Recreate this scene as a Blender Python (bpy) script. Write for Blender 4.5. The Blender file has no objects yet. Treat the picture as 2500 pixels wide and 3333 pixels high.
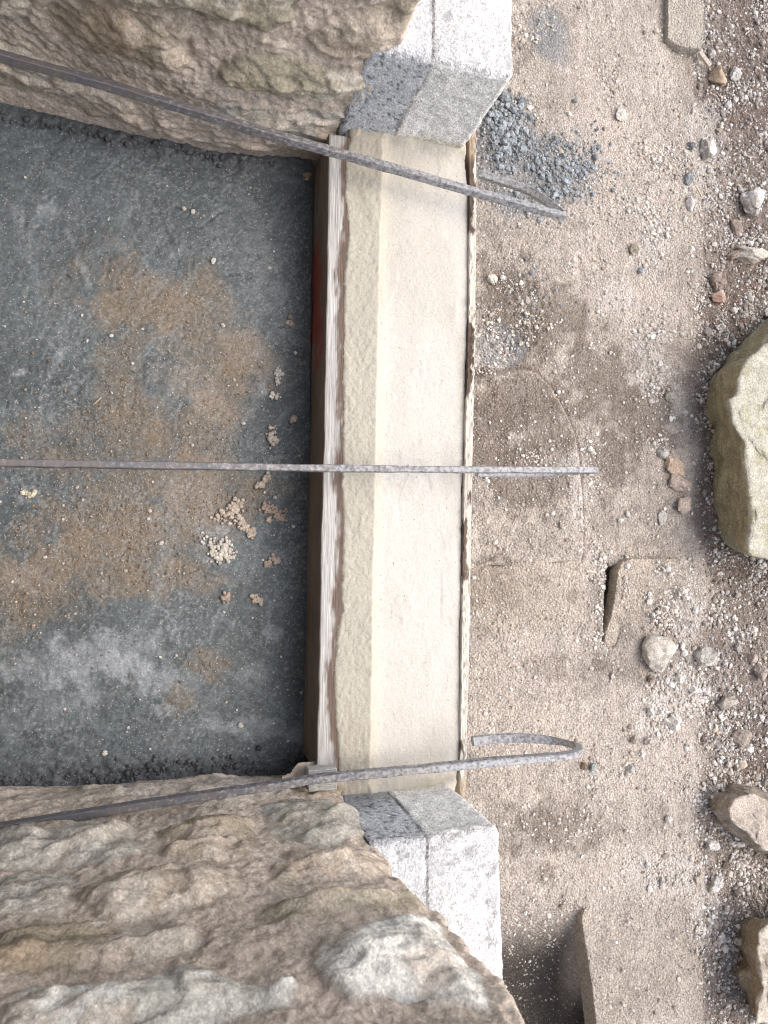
import bpy, math, random
import numpy as np
random.seed(7); RNG = np.random.default_rng(11)
sc = bpy.context.scene

# ------------------------------------------------------------------ camera
F, CX, CY, H = 2300.0, 1250.0, 1666.5, 1.0        # focal length and centre in photo pixels, height over the sill
VP = (570.0, 1820.0)                               # where the plumb line meets the picture
_d = np.array([(VP[0]-CX)/F, -(VP[1]-CY)/F, -1.0]); _d /= np.linalg.norm(_d)
_Z = -_d; _t = np.array([0.0195, 1.0, 0.0]); _Y = _t-(_t@_Z)*_Z; _Y /= np.linalg.norm(_Y); _X = np.cross(_Y, _Z)
R = np.array([_X, _Y, _Z])
from mathutils import Matrix, Vector
cd = bpy.data.cameras.new('camera'); cam = bpy.data.objects.new('camera', cd); sc.collection.objects.link(cam)
M4 = Matrix([list(R[0])+[0], list(R[1])+[0], list(R[2])+[H], [0, 0, 0, 1]]); cam.matrix_world = M4
cd.sensor_fit = 'VERTICAL'; cd.sensor_height = 36.0; cd.lens = F/3333*36.0; cd.clip_start = 0.01; cd.clip_end = 300
cd.dof.use_dof = True; cd.dof.focus_distance = 1.2; cd.dof.aperture_fstop = 13.0
sc.camera = cam
try: sc.cycles.filter_width = 1.05
except Exception: pass
# ------------------------------------------------------------------ light
SUN_EL, SUN_AZ = math.radians(56), math.radians(0)   # azimuth 0 = from +X
w = bpy.data.worlds.new('World'); sc.world = w; w.use_nodes = True
nt = w.node_tree; bg = nt.nodes['Background']; sky = nt.nodes.new('ShaderNodeTexSky'); sky.sky_type = 'NISHITA'
sky.sun_disc = False; sky.sun_elevation = SUN_EL; sky.sun_rotation = math.radians(90)
sky.air_density = 1.0; sky.dust_density = 4.0; sky.ozone_density = 0.6
nt.links.new(sky.outputs[0], bg.inputs[0]); bg.inputs[1].default_value = 0.15
ld = bpy.data.lights.new('sun', 'SUN'); ld.energy = 1.0; ld.angle = math.radians(70); ld.color = (1.0, 0.97, 0.93)
lo = bpy.data.objects.new('sun', ld); sc.collection.objects.link(lo)
sd = Vector((math.cos(SUN_EL)*math.cos(SUN_AZ), math.cos(SUN_EL)*math.sin(SUN_AZ), math.sin(SUN_EL)))
lo.rotation_euler = sd.to_track_quat('Z', 'Y').to_euler(); lo.location = (3, 0, 4)
sc.view_settings.view_transform = 'Standard'; sc.view_settings.look = 'None'; sc.view_settings.gamma = 1.0
sc.view_settings.exposure = 1.02

# ------------------------------------------------------------------ maths helpers
def un(px, py, z=0.0):
    c = np.array([(px-CX)/F, -(py-CY)/F, -1.0]); q = R@c; s = (z-H)/q[2]
    return np.array([q[0]*s, q[1]*s, z])
def uny(px, py, y):
    c = np.array([(px-CX)/F, -(py-CY)/F, -1.0]); q = R@c; s = y/q[1]
    return np.array([q[0]*s, y, H+q[2]*s])
def pr(P):
    C = (P-np.array([0, 0, H]))@R
    return CX+F*C[:, 0]/-C[:, 2], CY-F*C[:, 1]/-C[:, 2]
def _h(ix, iy, iz, s):
    n = (ix.astype(np.int64)*374761393+iy.astype(np.int64)*668265263+iz.astype(np.int64)*2147483647+s*974634777) & 0xffffffff
    n = ((n ^ (n >> 13))*1274126177) & 0xffffffff
    n = ((n ^ (n >> 16))*2246822519) & 0xffffffff
    return ((n ^ (n >> 15)) & 0xffff)/32767.5-1.0
def noise(P, f, s=0):
    """value noise, -1..1, P (n,3)"""
    Q = P*f; I = np.floor(Q); t = Q-I; t = t*t*t*(t*(t*6-15)+10); I = I.astype(np.int64); o = 0
    for a in (0, 1):
        wa = t[:, 0] if a else 1-t[:, 0]
        for b in (0, 1):
            wb = t[:, 1] if b else 1-t[:, 1]
            for c in (0, 1):
                wc = t[:, 2] if c else 1-t[:, 2]
                o = o+wa*wb*wc*_h(I[:, 0]+a, I[:, 1]+b, I[:, 2]+c, s)
    return o
def fbm(P, f, s=0, n=4, g=0.5):
    o = 0; a = 1.0; tot = 0
    for k in range(n):
        o = o+a*noise(P+k*3.17, f*2.03**k, s+k); tot += a; a *= g
    return o/tot*1.5
def ridge(P, f, s=0, n=3):
    o = 0; a = 1.0
    for k in range(n): o = o+a*(1-np.abs(noise(P+k*5.1, f*2.1**k, s+k))*2); a *= .5
    return o/1.75
def facet(P, f, s=0, k=14.0):
    """broken-stone relief: softly blended tilted planes, one per random cell; about -.5...5 in cell units"""
    Q = P*f; I = np.floor(Q).astype(np.int64); num = np.zeros(len(P)); den = np.zeros(len(P))
    for dx in (-1, 0, 1):
        for dy in (-1, 0, 1):
            for dz in (-1, 0, 1):
                a, b, c = I[:, 0]+dx, I[:, 1]+dy, I[:, 2]+dz
                D = np.stack([Q[:, 0]-a-.5-.45*_h(a, b, c, s), Q[:, 1]-b-.5-.45*_h(a, b, c, s+1), Q[:, 2]-c-.5-.45*_h(a, b, c, s+2)], 1)
                w_ = np.exp(-k*(D**2).sum(1)); v = D[:, 0]*_h(a, b, c, s+3)+D[:, 1]*_h(a, b, c, s+4)+D[:, 2]*_h(a, b, c, s+5)+.35*_h(a, b, c, s+6)
                num += w_*v; den += w_
    return num/(den+1e-12)
def ss(a, b, x): t = np.clip((x-a)/(b-a), 0, 1); return t*t*(3-2*t)
def pts2(x, y): return np.stack([x, y, np.zeros_like(x)], 1)
def blob(px, py, cx, cy, rx, ry, rot=0, amp=.35, f=.012, soft=.35, s=0):
    a = math.radians(rot); dx = px-cx; dy = py-cy
    u = (dx*math.cos(a)+dy*math.sin(a))/rx; v = (-dx*math.sin(a)+dy*math.cos(a))/ry
    r = np.sqrt(u*u+v*v); m = np.zeros_like(px); k = r < 2.2
    if k.any(): m[k] = ss(-soft, soft, 1-r[k]+amp*fbm(pts2(px[k], py[k]), f, s, 4, .6))
    return m
def poly_sd(px, py, poly):
    """signed distance to polygon, positive inside"""
    P = np.array(poly, float); n = len(P); d = np.full(px.shape, 1e18); ins = np.zeros(px.shape, bool)
    for i in range(n):
        a = P[i]; b = P[(i+1) % n]; e = b-a; wx = px-a[0]; wy = py-a[1]
        t = np.clip((wx*e[0]+wy*e[1])/(e@e), 0, 1); d = np.minimum(d, (wx-e[0]*t)**2+(wy-e[1]*t)**2)
        c = ((a[1] > py) != (b[1] > py)); 
        if abs(e[1]) > 1e-12: ins ^= c & (px < e[0]*(py-a[1])/e[1]+a[0])
    d = np.sqrt(d); return np.where(ins, d, -d)
def mixc(A, B, m): return A*(1-m[:, None])+np.asarray(B)*m[:, None]

# ------------------------------------------------------------------ object helpers
def link(name, V, Fc, mat, parent=None, col=None, smooth=True, origin=None):
    V = np.asarray(V, float)
    if origin is None: origin = np.array([(V[:, 0].min()+V[:, 0].max())/2, (V[:, 1].min()+V[:, 1].max())/2, V[:, 2].min()])
    origin = np.asarray(origin, float)
    me = bpy.data.meshes.new(name); L = V-origin
    Fl = [np.asarray(f) for f in (Fc if isinstance(Fc, list) else [Fc])]
    me.vertices.add(len(L)); me.vertices.foreach_set('co', L.astype(np.float32).ravel())
    nl = sum(f.size for f in Fl); npol = sum(len(f) for f in Fl)
    me.loops.add(nl); me.loops.foreach_set('vertex_index', np.concatenate([f.ravel() for f in Fl]).astype(np.int32))
    st = []; o = 0
    for f in Fl:
        k = f.shape[1]; st.append(o+np.arange(len(f))*k); o += f.size
    me.polygons.add(npol); me.polygons.foreach_set('loop_start', np.concatenate(st).astype(np.int32))
    me.update(calc_edges=True); me.validate()
    me.polygons.foreach_set('use_smooth', np.full(len(me.polygons), smooth))
    if col is not None:
        c = np.ones((len(L), 4), np.float32); c[:, :3] = np.clip(col, 0, 1)
        at = me.attributes.new('Col', 'FLOAT_COLOR', 'POINT'); at.data.foreach_set('color', c.ravel())
    me.materials.append(mat)
    ob = bpy.data.objects.new(name, me); sc.collection.objects.link(ob)
    if parent is not None:
        ob.parent = parent; ob.location = origin-np.array(parent.location)
    else: ob.location = origin
    return ob
def empty(name, loc):
    o = bpy.data.objects.new(name, None); sc.collection.objects.link(o); o.location = loc; o.empty_display_size = .05; return o
def tag(o, label=None, cat=None, group=None, kind=None):
    if label: o['label'] = label
    if cat: o['category'] = cat
    if group: o['group'] = group
    if kind: o['kind'] = kind
    return o
def link_split(parent, V, Fq, mat, masks, col, smooth=True):
    """one mesh per named part, cut out of a common surface by a vertex mask"""
    for name, mask in masks:
        k = mask[Fq].mean(1) >= .5; f = Fq[k]; used = np.unique(f); mp = np.full(len(V), -1); mp[used] = np.arange(len(used))
        link(name, V[used], mp[f], mat, parent, col=col[used], smooth=smooth)
def gridf(nu, nv, flip=False):
    i = np.arange(nu-1)[:, None]*nv+np.arange(nv-1)[None, :]
    f = np.stack([i, i+nv, i+nv+1, i+1], -1).reshape(-1, 4)
    return f[:, ::-1] if flip else f
def normals_grid(P, nu, nv):
    G = P.reshape(nu, nv, 3); du = np.gradient(G, axis=0); dv = np.gradient(G, axis=1)
    N = np.cross(du, dv); N /= np.linalg.norm(N, axis=2, keepdims=True)+1e-12; return N.reshape(-1, 3)
def rbox(lo_, hi_, r, step, faces='xXyYzZ'):
    """rounded box as a dense surface; returns verts, quads, outward normals"""
    lo_ = np.array(lo_, float); hi_ = np.array(hi_, float); VV = []; FF = []; o = 0
    for ax in range(3):
        a, b = [(1, 2), (2, 0), (0, 1)][ax]
        for sgn in (0, 1):
            if 'xyz'[ax].upper() not in faces and sgn: continue
            if 'xyz'[ax] not in faces and not sgn: continue
            ea = hi_[a]-lo_[a]; eb = hi_[b]-lo_[b]
            def smp(e):
                n = max(2, int(round(e/step))); inner = np.linspace(0, e, n+1)
                return np.unique(np.concatenate([inner, np.array([.15, .4, .7, 1])*r, e-np.array([.15, .4, .7, 1])*r]).clip(0, e).round(6))
            A = smp(ea); B = smp(eb); ga, gb = np.meshgrid(A, B, indexing='ij')
            P = np.zeros((ga.size, 3)); P[:, a] = lo_[a]+ga.ravel(); P[:, b] = lo_[b]+gb.ravel(); P[:, ax] = hi_[ax] if sgn else lo_[ax]
            VV.append(P); FF.append(gridf(len(A), len(B), flip=not sgn)+o); o += len(P)
    V = np.concatenate(VV); Fq = np.concatenate(FF)
    key = np.round(V*2e5).astype(np.int64); _, idx, inv = np.unique(key, axis=0, return_index=True, return_inverse=True)
    V = V[idx]; Fq = inv.reshape(-1)[Fq]
    C = np.clip(V, lo_+r, hi_-r); D = V-C; n = np.linalg.norm(D, axis=1, keepdims=True)+1e-12
    return C+D/n*r, Fq, D/n

# ------------------------------------------------------------------ materials
def mat_col(name, rough=.9, bump=.35, bscale=400, speck=.25, sscale=700, dots=0.0, dscale=260, dotcol=(.05, .05, .05), spec=.3, bdist=.002, vor=0.0, roughvar=0.0, lights=0.0, grain=0.0, gscale=300):
    m = bpy.data.materials.new(name); m.use_nodes = True; n = m.node_tree.nodes; l = m.node_tree.links
    b = n['Principled BSDF']; at = n.new('ShaderNodeAttribute'); at.attribute_name = 'Col'
    geo = n.new('ShaderNodeNewGeometry')
    def nz(sc_, det=3, rgh=.6):
        t = n.new('ShaderNodeTexNoise'); t.inputs['Scale'].default_value = sc_; t.inputs['Detail'].default_value = det
        t.inputs['Roughness'].default_value = rgh; l.new(geo.outputs['Position'], t.inputs['Vector']); return t
    t1 = nz(sscale, 3, .7); mr = n.new('ShaderNodeMapRange'); l.new(t1.outputs[0], mr.inputs[0])
    mr.inputs[1].default_value = .3; mr.inputs[2].default_value = .7; mr.inputs[3].default_value = 1-speck; mr.inputs[4].default_value = 1+speck
    t2 = nz(60, 4, .65); mr2 = n.new('ShaderNodeMapRange'); l.new(t2.outputs[0], mr2.inputs[0])
    mr2.inputs[1].default_value = .3; mr2.inputs[2].default_value = .7; mr2.inputs[3].default_value = 1-speck*.5; mr2.inputs[4].default_value = 1+speck*.5
    mu = n.new('ShaderNodeMath'); mu.operation = 'MULTIPLY'; l.new(mr.outputs[0], mu.inputs[0]); l.new(mr2.outputs[0], mu.inputs[1])
    vm = n.new('ShaderNodeVectorMath'); vm.operation = 'SCALE'; l.new(at.outputs['Color'], vm.inputs[0]); l.new(mu.outputs[0], vm.inputs['Scale'])
    if grain > 0:
        prev = mu.outputs[0]
        for gs, ga in ((gscale, grain), (gscale*2.1, grain*.6)):
            v = n.new('ShaderNodeTexVoronoi'); v.inputs['Scale'].default_value = gs; l.new(geo.outputs['Position'], v.inputs['Vector'])
            sp = n.new('ShaderNodeSeparateColor'); l.new(v.outputs['Color'], sp.inputs[0])
            q = n.new('ShaderNodeMapRange'); l.new(sp.outputs[2], q.inputs[0]); q.inputs[3].default_value = 1-ga; q.inputs[4].default_value = 1+ga
            mm = n.new('ShaderNodeMath'); mm.operation = 'MULTIPLY'; l.new(prev, mm.inputs[0]); l.new(q.outputs[0], mm.inputs[1]); prev = mm.outputs[0]
        l.new(prev, vm.inputs['Scale'])
    out = vm.outputs[0]
    if dots > 0:
        v = n.new('ShaderNodeTexVoronoi'); v.inputs['Scale'].default_value = dscale; l.new(geo.outputs['Position'], v.inputs['Vector'])
        sp = n.new('ShaderNodeSeparateColor'); l.new(v.outputs['Color'], sp.inputs[0])
        lt = n.new('ShaderNodeMath'); lt.operation = 'LESS_THAN'; lt.inputs[1].default_value = dots; l.new(sp.outputs[0], lt.inputs[0])
        l2 = n.new('ShaderNodeMath'); l2.operation = 'LESS_THAN'; l2.inputs[1].default_value = .34; l.new(v.outputs['Distance'], l2.inputs[0])
        ml = n.new('ShaderNodeMath'); ml.operation = 'MULTIPLY'; l.new(lt.outputs[0], ml.inputs[0]); l.new(l2.outputs[0], ml.inputs[1])
        mx = n.new('ShaderNodeMix'); mx.data_type = 'RGBA'; l.new(ml.outputs[0], mx.inputs['Factor']); l.new(out, mx.inputs['A']); mx.inputs['B'].default_value = (*dotcol, 1)
        out = mx.outputs['Result']
    if lights > 0:
        v = n.new('ShaderNodeTexVoronoi'); v.inputs['Scale'].default_value = dscale*1.3; l.new(geo.outputs['Position'], v.inputs['Vector'])
        sp = n.new('ShaderNodeSeparateColor'); l.new(v.outputs['Color'], sp.inputs[0])
        lt = n.new('ShaderNodeMath'); lt.operation = 'LESS_THAN'; lt.inputs[1].default_value = lights; l.new(sp.outputs[1], lt.inputs[0])
        l2 = n.new('ShaderNodeMath'); l2.operation = 'LESS_THAN'; l2.inputs[1].default_value = .4; l.new(v.outputs['Distance'], l2.inputs[0])
        ml = n.new('ShaderNodeMath'); ml.operation = 'MULTIPLY'; l.new(lt.outputs[0], ml.inputs[0]); l.new(l2.outputs[0], ml.inputs[1])
        m2 = n.new('ShaderNodeMath'); m2.operation = 'MULTIPLY'; m2.inputs[1].default_value = .7; l.new(ml.outputs[0], m2.inputs[0])
        mx = n.new('ShaderNodeMix'); mx.data_type = 'RGBA'; l.new(m2.outputs[0], mx.inputs['Factor']); l.new(out, mx.inputs['A']); mx.inputs['B'].default_value = (.5, .46, .4, 1)
        out = mx.outputs['Result']
    l.new(out, b.inputs['Base Color']); b.inputs['Roughness'].default_value = rough; b.inputs['Specular IOR Level'].default_value = spec
    t3 = nz(bscale, 5, .65); hgt = t3.outputs[0]
    if vor > 0:
        v = n.new('ShaderNodeTexVoronoi'); v.inputs['Scale'].default_value = bscale; l.new(geo.outputs['Position'], v.inputs['Vector'])
        sb = n.new('ShaderNodeMath'); sb.operation = 'MULTIPLY_ADD'; sb.inputs[1].default_value = -vor; l.new(v.outputs['Distance'], sb.inputs[0]); l.new(hgt, sb.inputs[2]); hgt = sb.outputs[0]
    bp = n.new('ShaderNodeBump'); bp.inputs['Strength'].default_value = bump; bp.inputs['Distance'].default_value = bdist
    l.new(hgt, bp.inputs['Height']); l.new(bp.outputs[0], b.inputs['Normal'])
    if roughvar > 0:
        mrr = n.new('ShaderNodeMapRange'); l.new(t2.outputs[0], mrr.inputs[0]); mrr.inputs[1].default_value = .35; mrr.inputs[2].default_value = .65
        mrr.inputs[3].default_value = rough-roughvar; mrr.inputs[4].default_value = rough+roughvar; l.new(mrr.outputs[0], b.inputs['Roughness'])
    return m
def mat_wood(name, axis=1, bump=.5):
    """weathered wood: vertex colour streaked by grain that runs along axis"""
    m = bpy.data.materials.new(name); m.use_nodes = True; n = m.node_tree.nodes; l = m.node_tree.links; b = n['Principled BSDF']
    at = n.new('ShaderNodeAttribute'); at.attribute_name = 'Col'; geo = n.new('ShaderNodeNewGeometry')
    mp = n.new('ShaderNodeMapping'); s = [700, 700, 700]; s[axis] = 18; mp.inputs['Scale'].default_value = s; l.new(geo.outputs['Position'], mp.inputs['Vector'])
    t = n.new('ShaderNodeTexNoise'); t.inputs['Scale'].default_value = 1; t.inputs['Detail'].default_value = 4; t.inputs['Roughness'].default_value = .7; l.new(mp.outputs[0], t.inputs['Vector'])
    mr = n.new('ShaderNodeMapRange'); l.new(t.outputs[0], mr.inputs[0]); mr.inputs[1].default_value = .3; mr.inputs[2].default_value = .7; mr.inputs[3].default_value = .5; mr.inputs[4].default_value = 1.35
    vm = n.new('ShaderNodeVectorMath'); vm.operation = 'SCALE'; l.new(at.outputs['Color'], vm.inputs[0]); l.new(mr.outputs[0], vm.inputs['Scale'])
    l.new(vm.outputs[0], b.inputs['Base Color']); b.inputs['Roughness'].default_value = .85; b.inputs['Specular IOR Level'].default_value = .25
    bp = n.new('ShaderNodeBump'); bp.inputs['Strength'].default_value = bump; bp.inputs['Distance'].default_value = .0015; l.new(t.outputs[0], bp.inputs['Height']); l.new(bp.outputs[0], b.inputs['Normal'])
    return m
M = dict(
    rubble=mat_col('rubble_stone', .92, .65, 330, .24, 300, spec=.2, bdist=.003, vor=.15, grain=.13, gscale=420),
    floor=mat_col('cement_screed', .58, .6, 260, .14, 300, dots=.02, dscale=420, dotcol=(.45, .44, .4), spec=.45, bdist=.0022, roughvar=.14, lights=.025, grain=.2, gscale=380),
    cream=mat_col('repair_mortar', .9, .7, 260, .04, 260, dots=.012, dscale=300, dotcol=(.3, .27, .22), spec=.25, bdist=.0022, grain=.035, gscale=350),
    jamb=mat_col('dressed_stone', .95, .7, 360, .16, 260, dots=.07, dscale=430, dotcol=(.25, .25, .25), spec=.2, bdist=.003, vor=.5, grain=.2, gscale=340),
    ground=mat_col('dusty_ground', .95, 1.0, 190, .2, 260, dots=.03, dscale=230, dotcol=(.15, .125, .105), spec=.15, bdist=.005, vor=.9, lights=.07, grain=.20, gscale=300),
    rock=mat_col('loose_stone', .9, .9, 200, .28, 260, spec=.2, bdist=.004, grain=.14, gscale=320),
    grit=mat_col('grit', .95, .3, 600, .15, 500, spec=.15),
    wood=mat_wood('weathered_wood', 1, .8), woodx=mat_wood('weathered_wood_across', 0), woodz=mat_wood('end_grain', 2),
    plain=mat_col('limewash', .95, .3, 80, .1, 60, spec=.1),
)
def mat_steel():
    m = bpy.data.materials.new('mortar_splashed_steel'); m.use_nodes = True; n = m.node_tree.nodes; l = m.node_tree.links; b = n['Principled BSDF']
    geo = n.new('ShaderNodeNewGeometry')
    def nz(s, d=4):
        t = n.new('ShaderNodeTexNoise'); t.inputs['Scale'].default_value = s; t.inputs['Detail'].default_value = d; t.inputs['Roughness'].default_value = .65; l.new(geo.outputs['Position'], t.inputs['Vector']); return t
    r1 = n.new('ShaderNodeValToRGB'); l.new(nz(26).outputs[0], r1.inputs[0]); e = r1.color_ramp.elements
    e[0].position = .35; e[0].color = (.125, .13, .145, 1); e[1].position = .62; e[1].color = (.16, .145, .145, 1)
    at = n.new('ShaderNodeAttribute'); at.attribute_name = 'Col'
    sp = n.new('ShaderNodeSeparateColor'); l.new(at.outputs['Color'], sp.inputs[0])
    a1 = n.new('ShaderNodeMath'); a1.operation = 'MULTIPLY_ADD'; a1.inputs[1].default_value = .20; l.new(sp.outputs[0], a1.inputs[0]); l.new(nz(190, 6).outputs[0], a1.inputs[2])
    r2 = n.new('ShaderNodeValToRGB'); l.new(a1.outputs[0], r2.inputs[0]); e = r2.color_ramp.elements; e[0].position = .57; e[0].color = (0, 0, 0, 1); e[1].position = .78; e[1].color = (1, 1, 1, 1)
    mx = n.new('ShaderNodeMix'); mx.data_type = 'RGBA'; l.new(r2.outputs[0], mx.inputs['Factor']); l.new(r1.outputs[0], mx.inputs['A']); mx.inputs['B'].default_value = (.35, .355, .36, 1)
    l.new(mx.outputs['Result'], b.inputs['Base Color']); b.inputs['Roughness'].default_value = .6; b.inputs['Metallic'].default_value = .15
    bp = n.new('ShaderNodeBump'); bp.inputs['Strength'].default_value = .5; bp.inputs['Distance'].default_value = .001; l.new(a1.outputs[0], bp.inputs['Height']); l.new(bp.outputs[0], b.inputs['Normal'])
    return m
M['steel'] = mat_steel()

# ------------------------------------------------------------------ key levels
FL, GZ = -.112, -.36           # inner floor, outside ground
YT, YB = .645, -.325           # faces of the two reveals
def spacing(a, b, step, ext_lo=None, ext_hi=None):
    c = np.arange(a, b+step*.5, step); L = []; Rr = []
    if ext_lo is not None: L = a-np.geomspace(step*2, a-ext_lo, 22)[::-1]
    if ext_hi is not None: Rr = b+np.geomspace(step*2, ext_hi-b, 22)
    return np.concatenate([L, c, Rr])

# ------------------------------------------------------------------ outside ground
SOIL = np.array([.215, .178, .152]); DUST = np.array([.375, .33, .283]); GREYG = np.array([.19, .20, .205])
def ground_col(px, py):
    P = pts2(px, py)
    c = np.tile(DUST, (len(px), 1))
    n1 = fbm(P, .006, 5, 5, .6); n2 = fbm(P, .03, 9, 4, .65)
    c = c*(1+.22*n1+.22*n2)[:, None]
    # brown soil to the right of the boards
    edge = np.interp(py, [0, 160, 500, 900, 1150, 1500, 1900, 2150, 2500, 2900, 3333], [2290, 2270, 2290, 2260, 2330, 2330, 2360, 2240, 2290, 2290, 2300])
    c = mixc(c, SOIL*1.0, ss(-60, 60, px-edge+50*n1+40*n2)*.9)
    dk = [(2420, 880, 190, 150), (2330, 1220, 90, 220), (2450, 1780, 120, 120), (2470, 2500, 140, 120), (2420, 330, 130, 170), (2330, 1650, 80, 190), (2480, 60, 90, 100)]
    for i, b in enumerate(dk): c = mixc(c, (.15, .112, .092), .6*blob(px, py, *b, s=50+i))
    dirt = [(1680, 1300, 150, 110), (1600, 1400, 100, 90), (1760, 1040, 150, 90), (1640, 1000, 110, 120), (1760, 2170, 70, 40), (1620, 1920, 90, 80), (1950, 1220, 120, 110), (1720, 1560, 170, 90), (1580, 1900, 60, 60), (1700, 2000, 60, 30), (1560, 1480, 60, 160), (1790, 1420, 60, 90), (1990, 1500, 60, 120), (2100, 1350, 80, 100), (1800, 2700, 120, 110)]
    for i, b in enumerate(dirt): c = mixc(c, (.19, .157, .128), .75*blob(px, py, *b, amp=1.1, f=.018, s=70+i))
    gy = [(1640, 480, 130, 150, 0), (1830, 560, 130, 120, 20), (1790, 130, 60, 110, -30), (1700, 650, 100, 60, 0), (1620, 1130, 70, 70, 0)]
    for i, b in enumerate(gy): c = mixc(c, GREYG*1.1, .75*blob(px, py, *b, s=90+i))
    lt = [(2100, 640, 240, 380, 0), (1990, 250, 170, 260, 0), (1880, 1780, 60, 260, 0), (1950, 2450, 380, 210, 0), (2060, 2900, 260, 200, 0), (1680, 2250, 150, 190, 0), (1760, 2040, 140, 90, 0), (2230, 2600, 50, 250, 0)]
    for i, b in enumerate(lt): c = mixc(c, (.50, .44, .38), .45*blob(px, py, *b, s=110+i))
    # wet spots and stains
    for i, b in enumerate([(1935, 1230, 30, 18, 0), (1910, 1290, 22, 18, -40), (1960, 1190, 14, 14, 0), (2000, 1275, 16, 24, 0), (1965, 1410, 12, 16, 0), (1860, 1940, 18, 26, 0), (1950, 2165, 28, 20, 20), (2010, 1150, 18, 14, 0), (1630, 930, 30, 26, 0)]):
        c = mixc(c, (.19, .155, .125), .75*blob(px, py, *b, amp=.3, f=.05, soft=.12, s=130+i))
    for i, b in enumerate([(2010, 960, 60, 40), (2120, 780, 60, 120), (2120, 1190, 60, 110), (1590, 1120, 60, 60), (1860, 1500, 70, 30), (1880, 1620, 40, 90), (2200, 1960, 90, 110), (2250, 2230, 110, 90), (2120, 2330, 60, 60), (2300, 480, 60, 160), (2150, 2840, 120, 60), (2300, 2960, 40, 120)]):
        c = mixc(c, (.56, .53, .49), .42*blob(px, py, *b, amp=.7, f=.03, s=150+i))
    # streaks of swept dust along the boards
    st = noise(np.stack([px*.09, py*.006, px*0], 1), 1.0, 3)
    on = ss(60, -60, px-edge)
    return c*(1+.07*st*on)[:, None]
SLAB = [(1500, 1240), (1600, 1225), (1690, 1205), (1740, 1218), (1790, 1275), (1830, 1340), (1865, 1420), (1880, 1500), (1888, 1600), (1893, 1800), (1885, 1832), (1800, 1835), (1700, 1855), (1600, 1842), (1500, 1862)]
PITC = (1765, 3330)
def ground_h(X, Y):
    P = pts2(X, Y); V = np.stack([X, Y, np.full_like(X, GZ)], 1)
    ok = (X > .3) & (X < 2.2) & (np.abs(Y) < 2.2)
    px = np.full(X.shape, 9e3); py = np.full(X.shape, 9e3)
    a, b = pr(V[ok]); px[ok] = a; py[ok] = b
    h = .006*fbm(P, 5, 1, 3)+.0022*fbm(P, 60, 2, 4, .7)
    soil = ss(2240, 2320, px+30*fbm(P, 12, 4, 3)); h = h-.012*soil+soil*(.006*fbm(P, 40, 6, 4, .7))
    h += .002*np.clip(fbm(P, 150, 8, 2), 0, 1)
    sd = poly_sd(px[ok], py[ok], SLAB); s = np.zeros_like(X); s[ok] = sd
    h = h+np.where(s > 0, .019*ss(0, 10, s)+.003*fbm(P, 45, 12, 4, .6)*ss(0, 30, s), 0)
    # lumpy dry mortar near the sill
    for (cx, cy, rx, ry, a) in [(1700, 960, 110, 90, .008), (1640, 1120, 90, 60, .009), (1600, 480, 60, 150, .012), (1740, 1080, 70, 80, .006), (2120, 1200, 60, 120, .005)]:
        q = np.exp(-((px-cx)/rx)**2-((py-cy)/ry)**2); h = h+a*q*(1+.8*fbm(P, 110, 14, 3, .7))
    # gap beside the rounded board and deep pit beside the beam
    gx = np.interp(py, [1840, 2090], [2001, 1984]); g = np.exp(-((px-gx)/20)**4)*ss(1835, 1875, py)*ss(2110, 2070, py)
    h = h-.11*g
    pit = ss(2200, 2000, px)*ss(1480, 1560, px)*ss(2900, 3400, py-170*ss(1890, 1960, px)); h = h-.15*pit
    
    return h, px, py
gx_ = spacing(.30, 1.75, .0034, -12, 30); gy_ = spacing(-1.35, 1.75, .0034, -30, 30)
GX, GY = np.meshgrid(gx_, gy_, indexing='ij'); X = GX.ravel(); Y = GY.ravel()
h, px, py = ground_h(X, Y)
far = (X < .3) | (X > 2.2) | (np.abs(Y) > 2.2)
px = np.where(far, 2400+X*9, px); py = np.where(far, 5000+Y*9, py)
gcol = ground_col(px, py)
gcol = mixc(gcol, (.075, .062, .052), .92*ss(2930, 3230, py+50*fbm(pts2(px, py), .006, 5, 3)+.35*(np.minimum(px, 1900)-1780)-260*ss(1885, 1935, px))*ss(2260, 2200, px)*ss(1500, 1600, px)*(py < 4000))  # pit and hollow under the beam: shade deepened by painting the soil dark
# leached edge of the buried slab, darker joint around it
sd = poly_sd(np.clip(px, 0, 3000), np.clip(py, -1000, 4000), SLAB)
gcol = mixc(gcol, (.58, .50, .42), .5*ss(11, 4, np.abs(sd-6+5*fbm(pts2(px, py), .03, 66, 3))))
gcol = mixc(gcol, (.13, .10, .085), .6*ss(10, 3, np.abs(sd+8)))
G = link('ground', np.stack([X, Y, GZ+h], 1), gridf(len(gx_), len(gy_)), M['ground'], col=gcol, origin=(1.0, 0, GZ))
tag(G, kind='structure')
def gz_at(x, y):
    hh, _, _ = ground_h(np.array([x]), np.array([y])); return GZ+hh[0]

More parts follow.
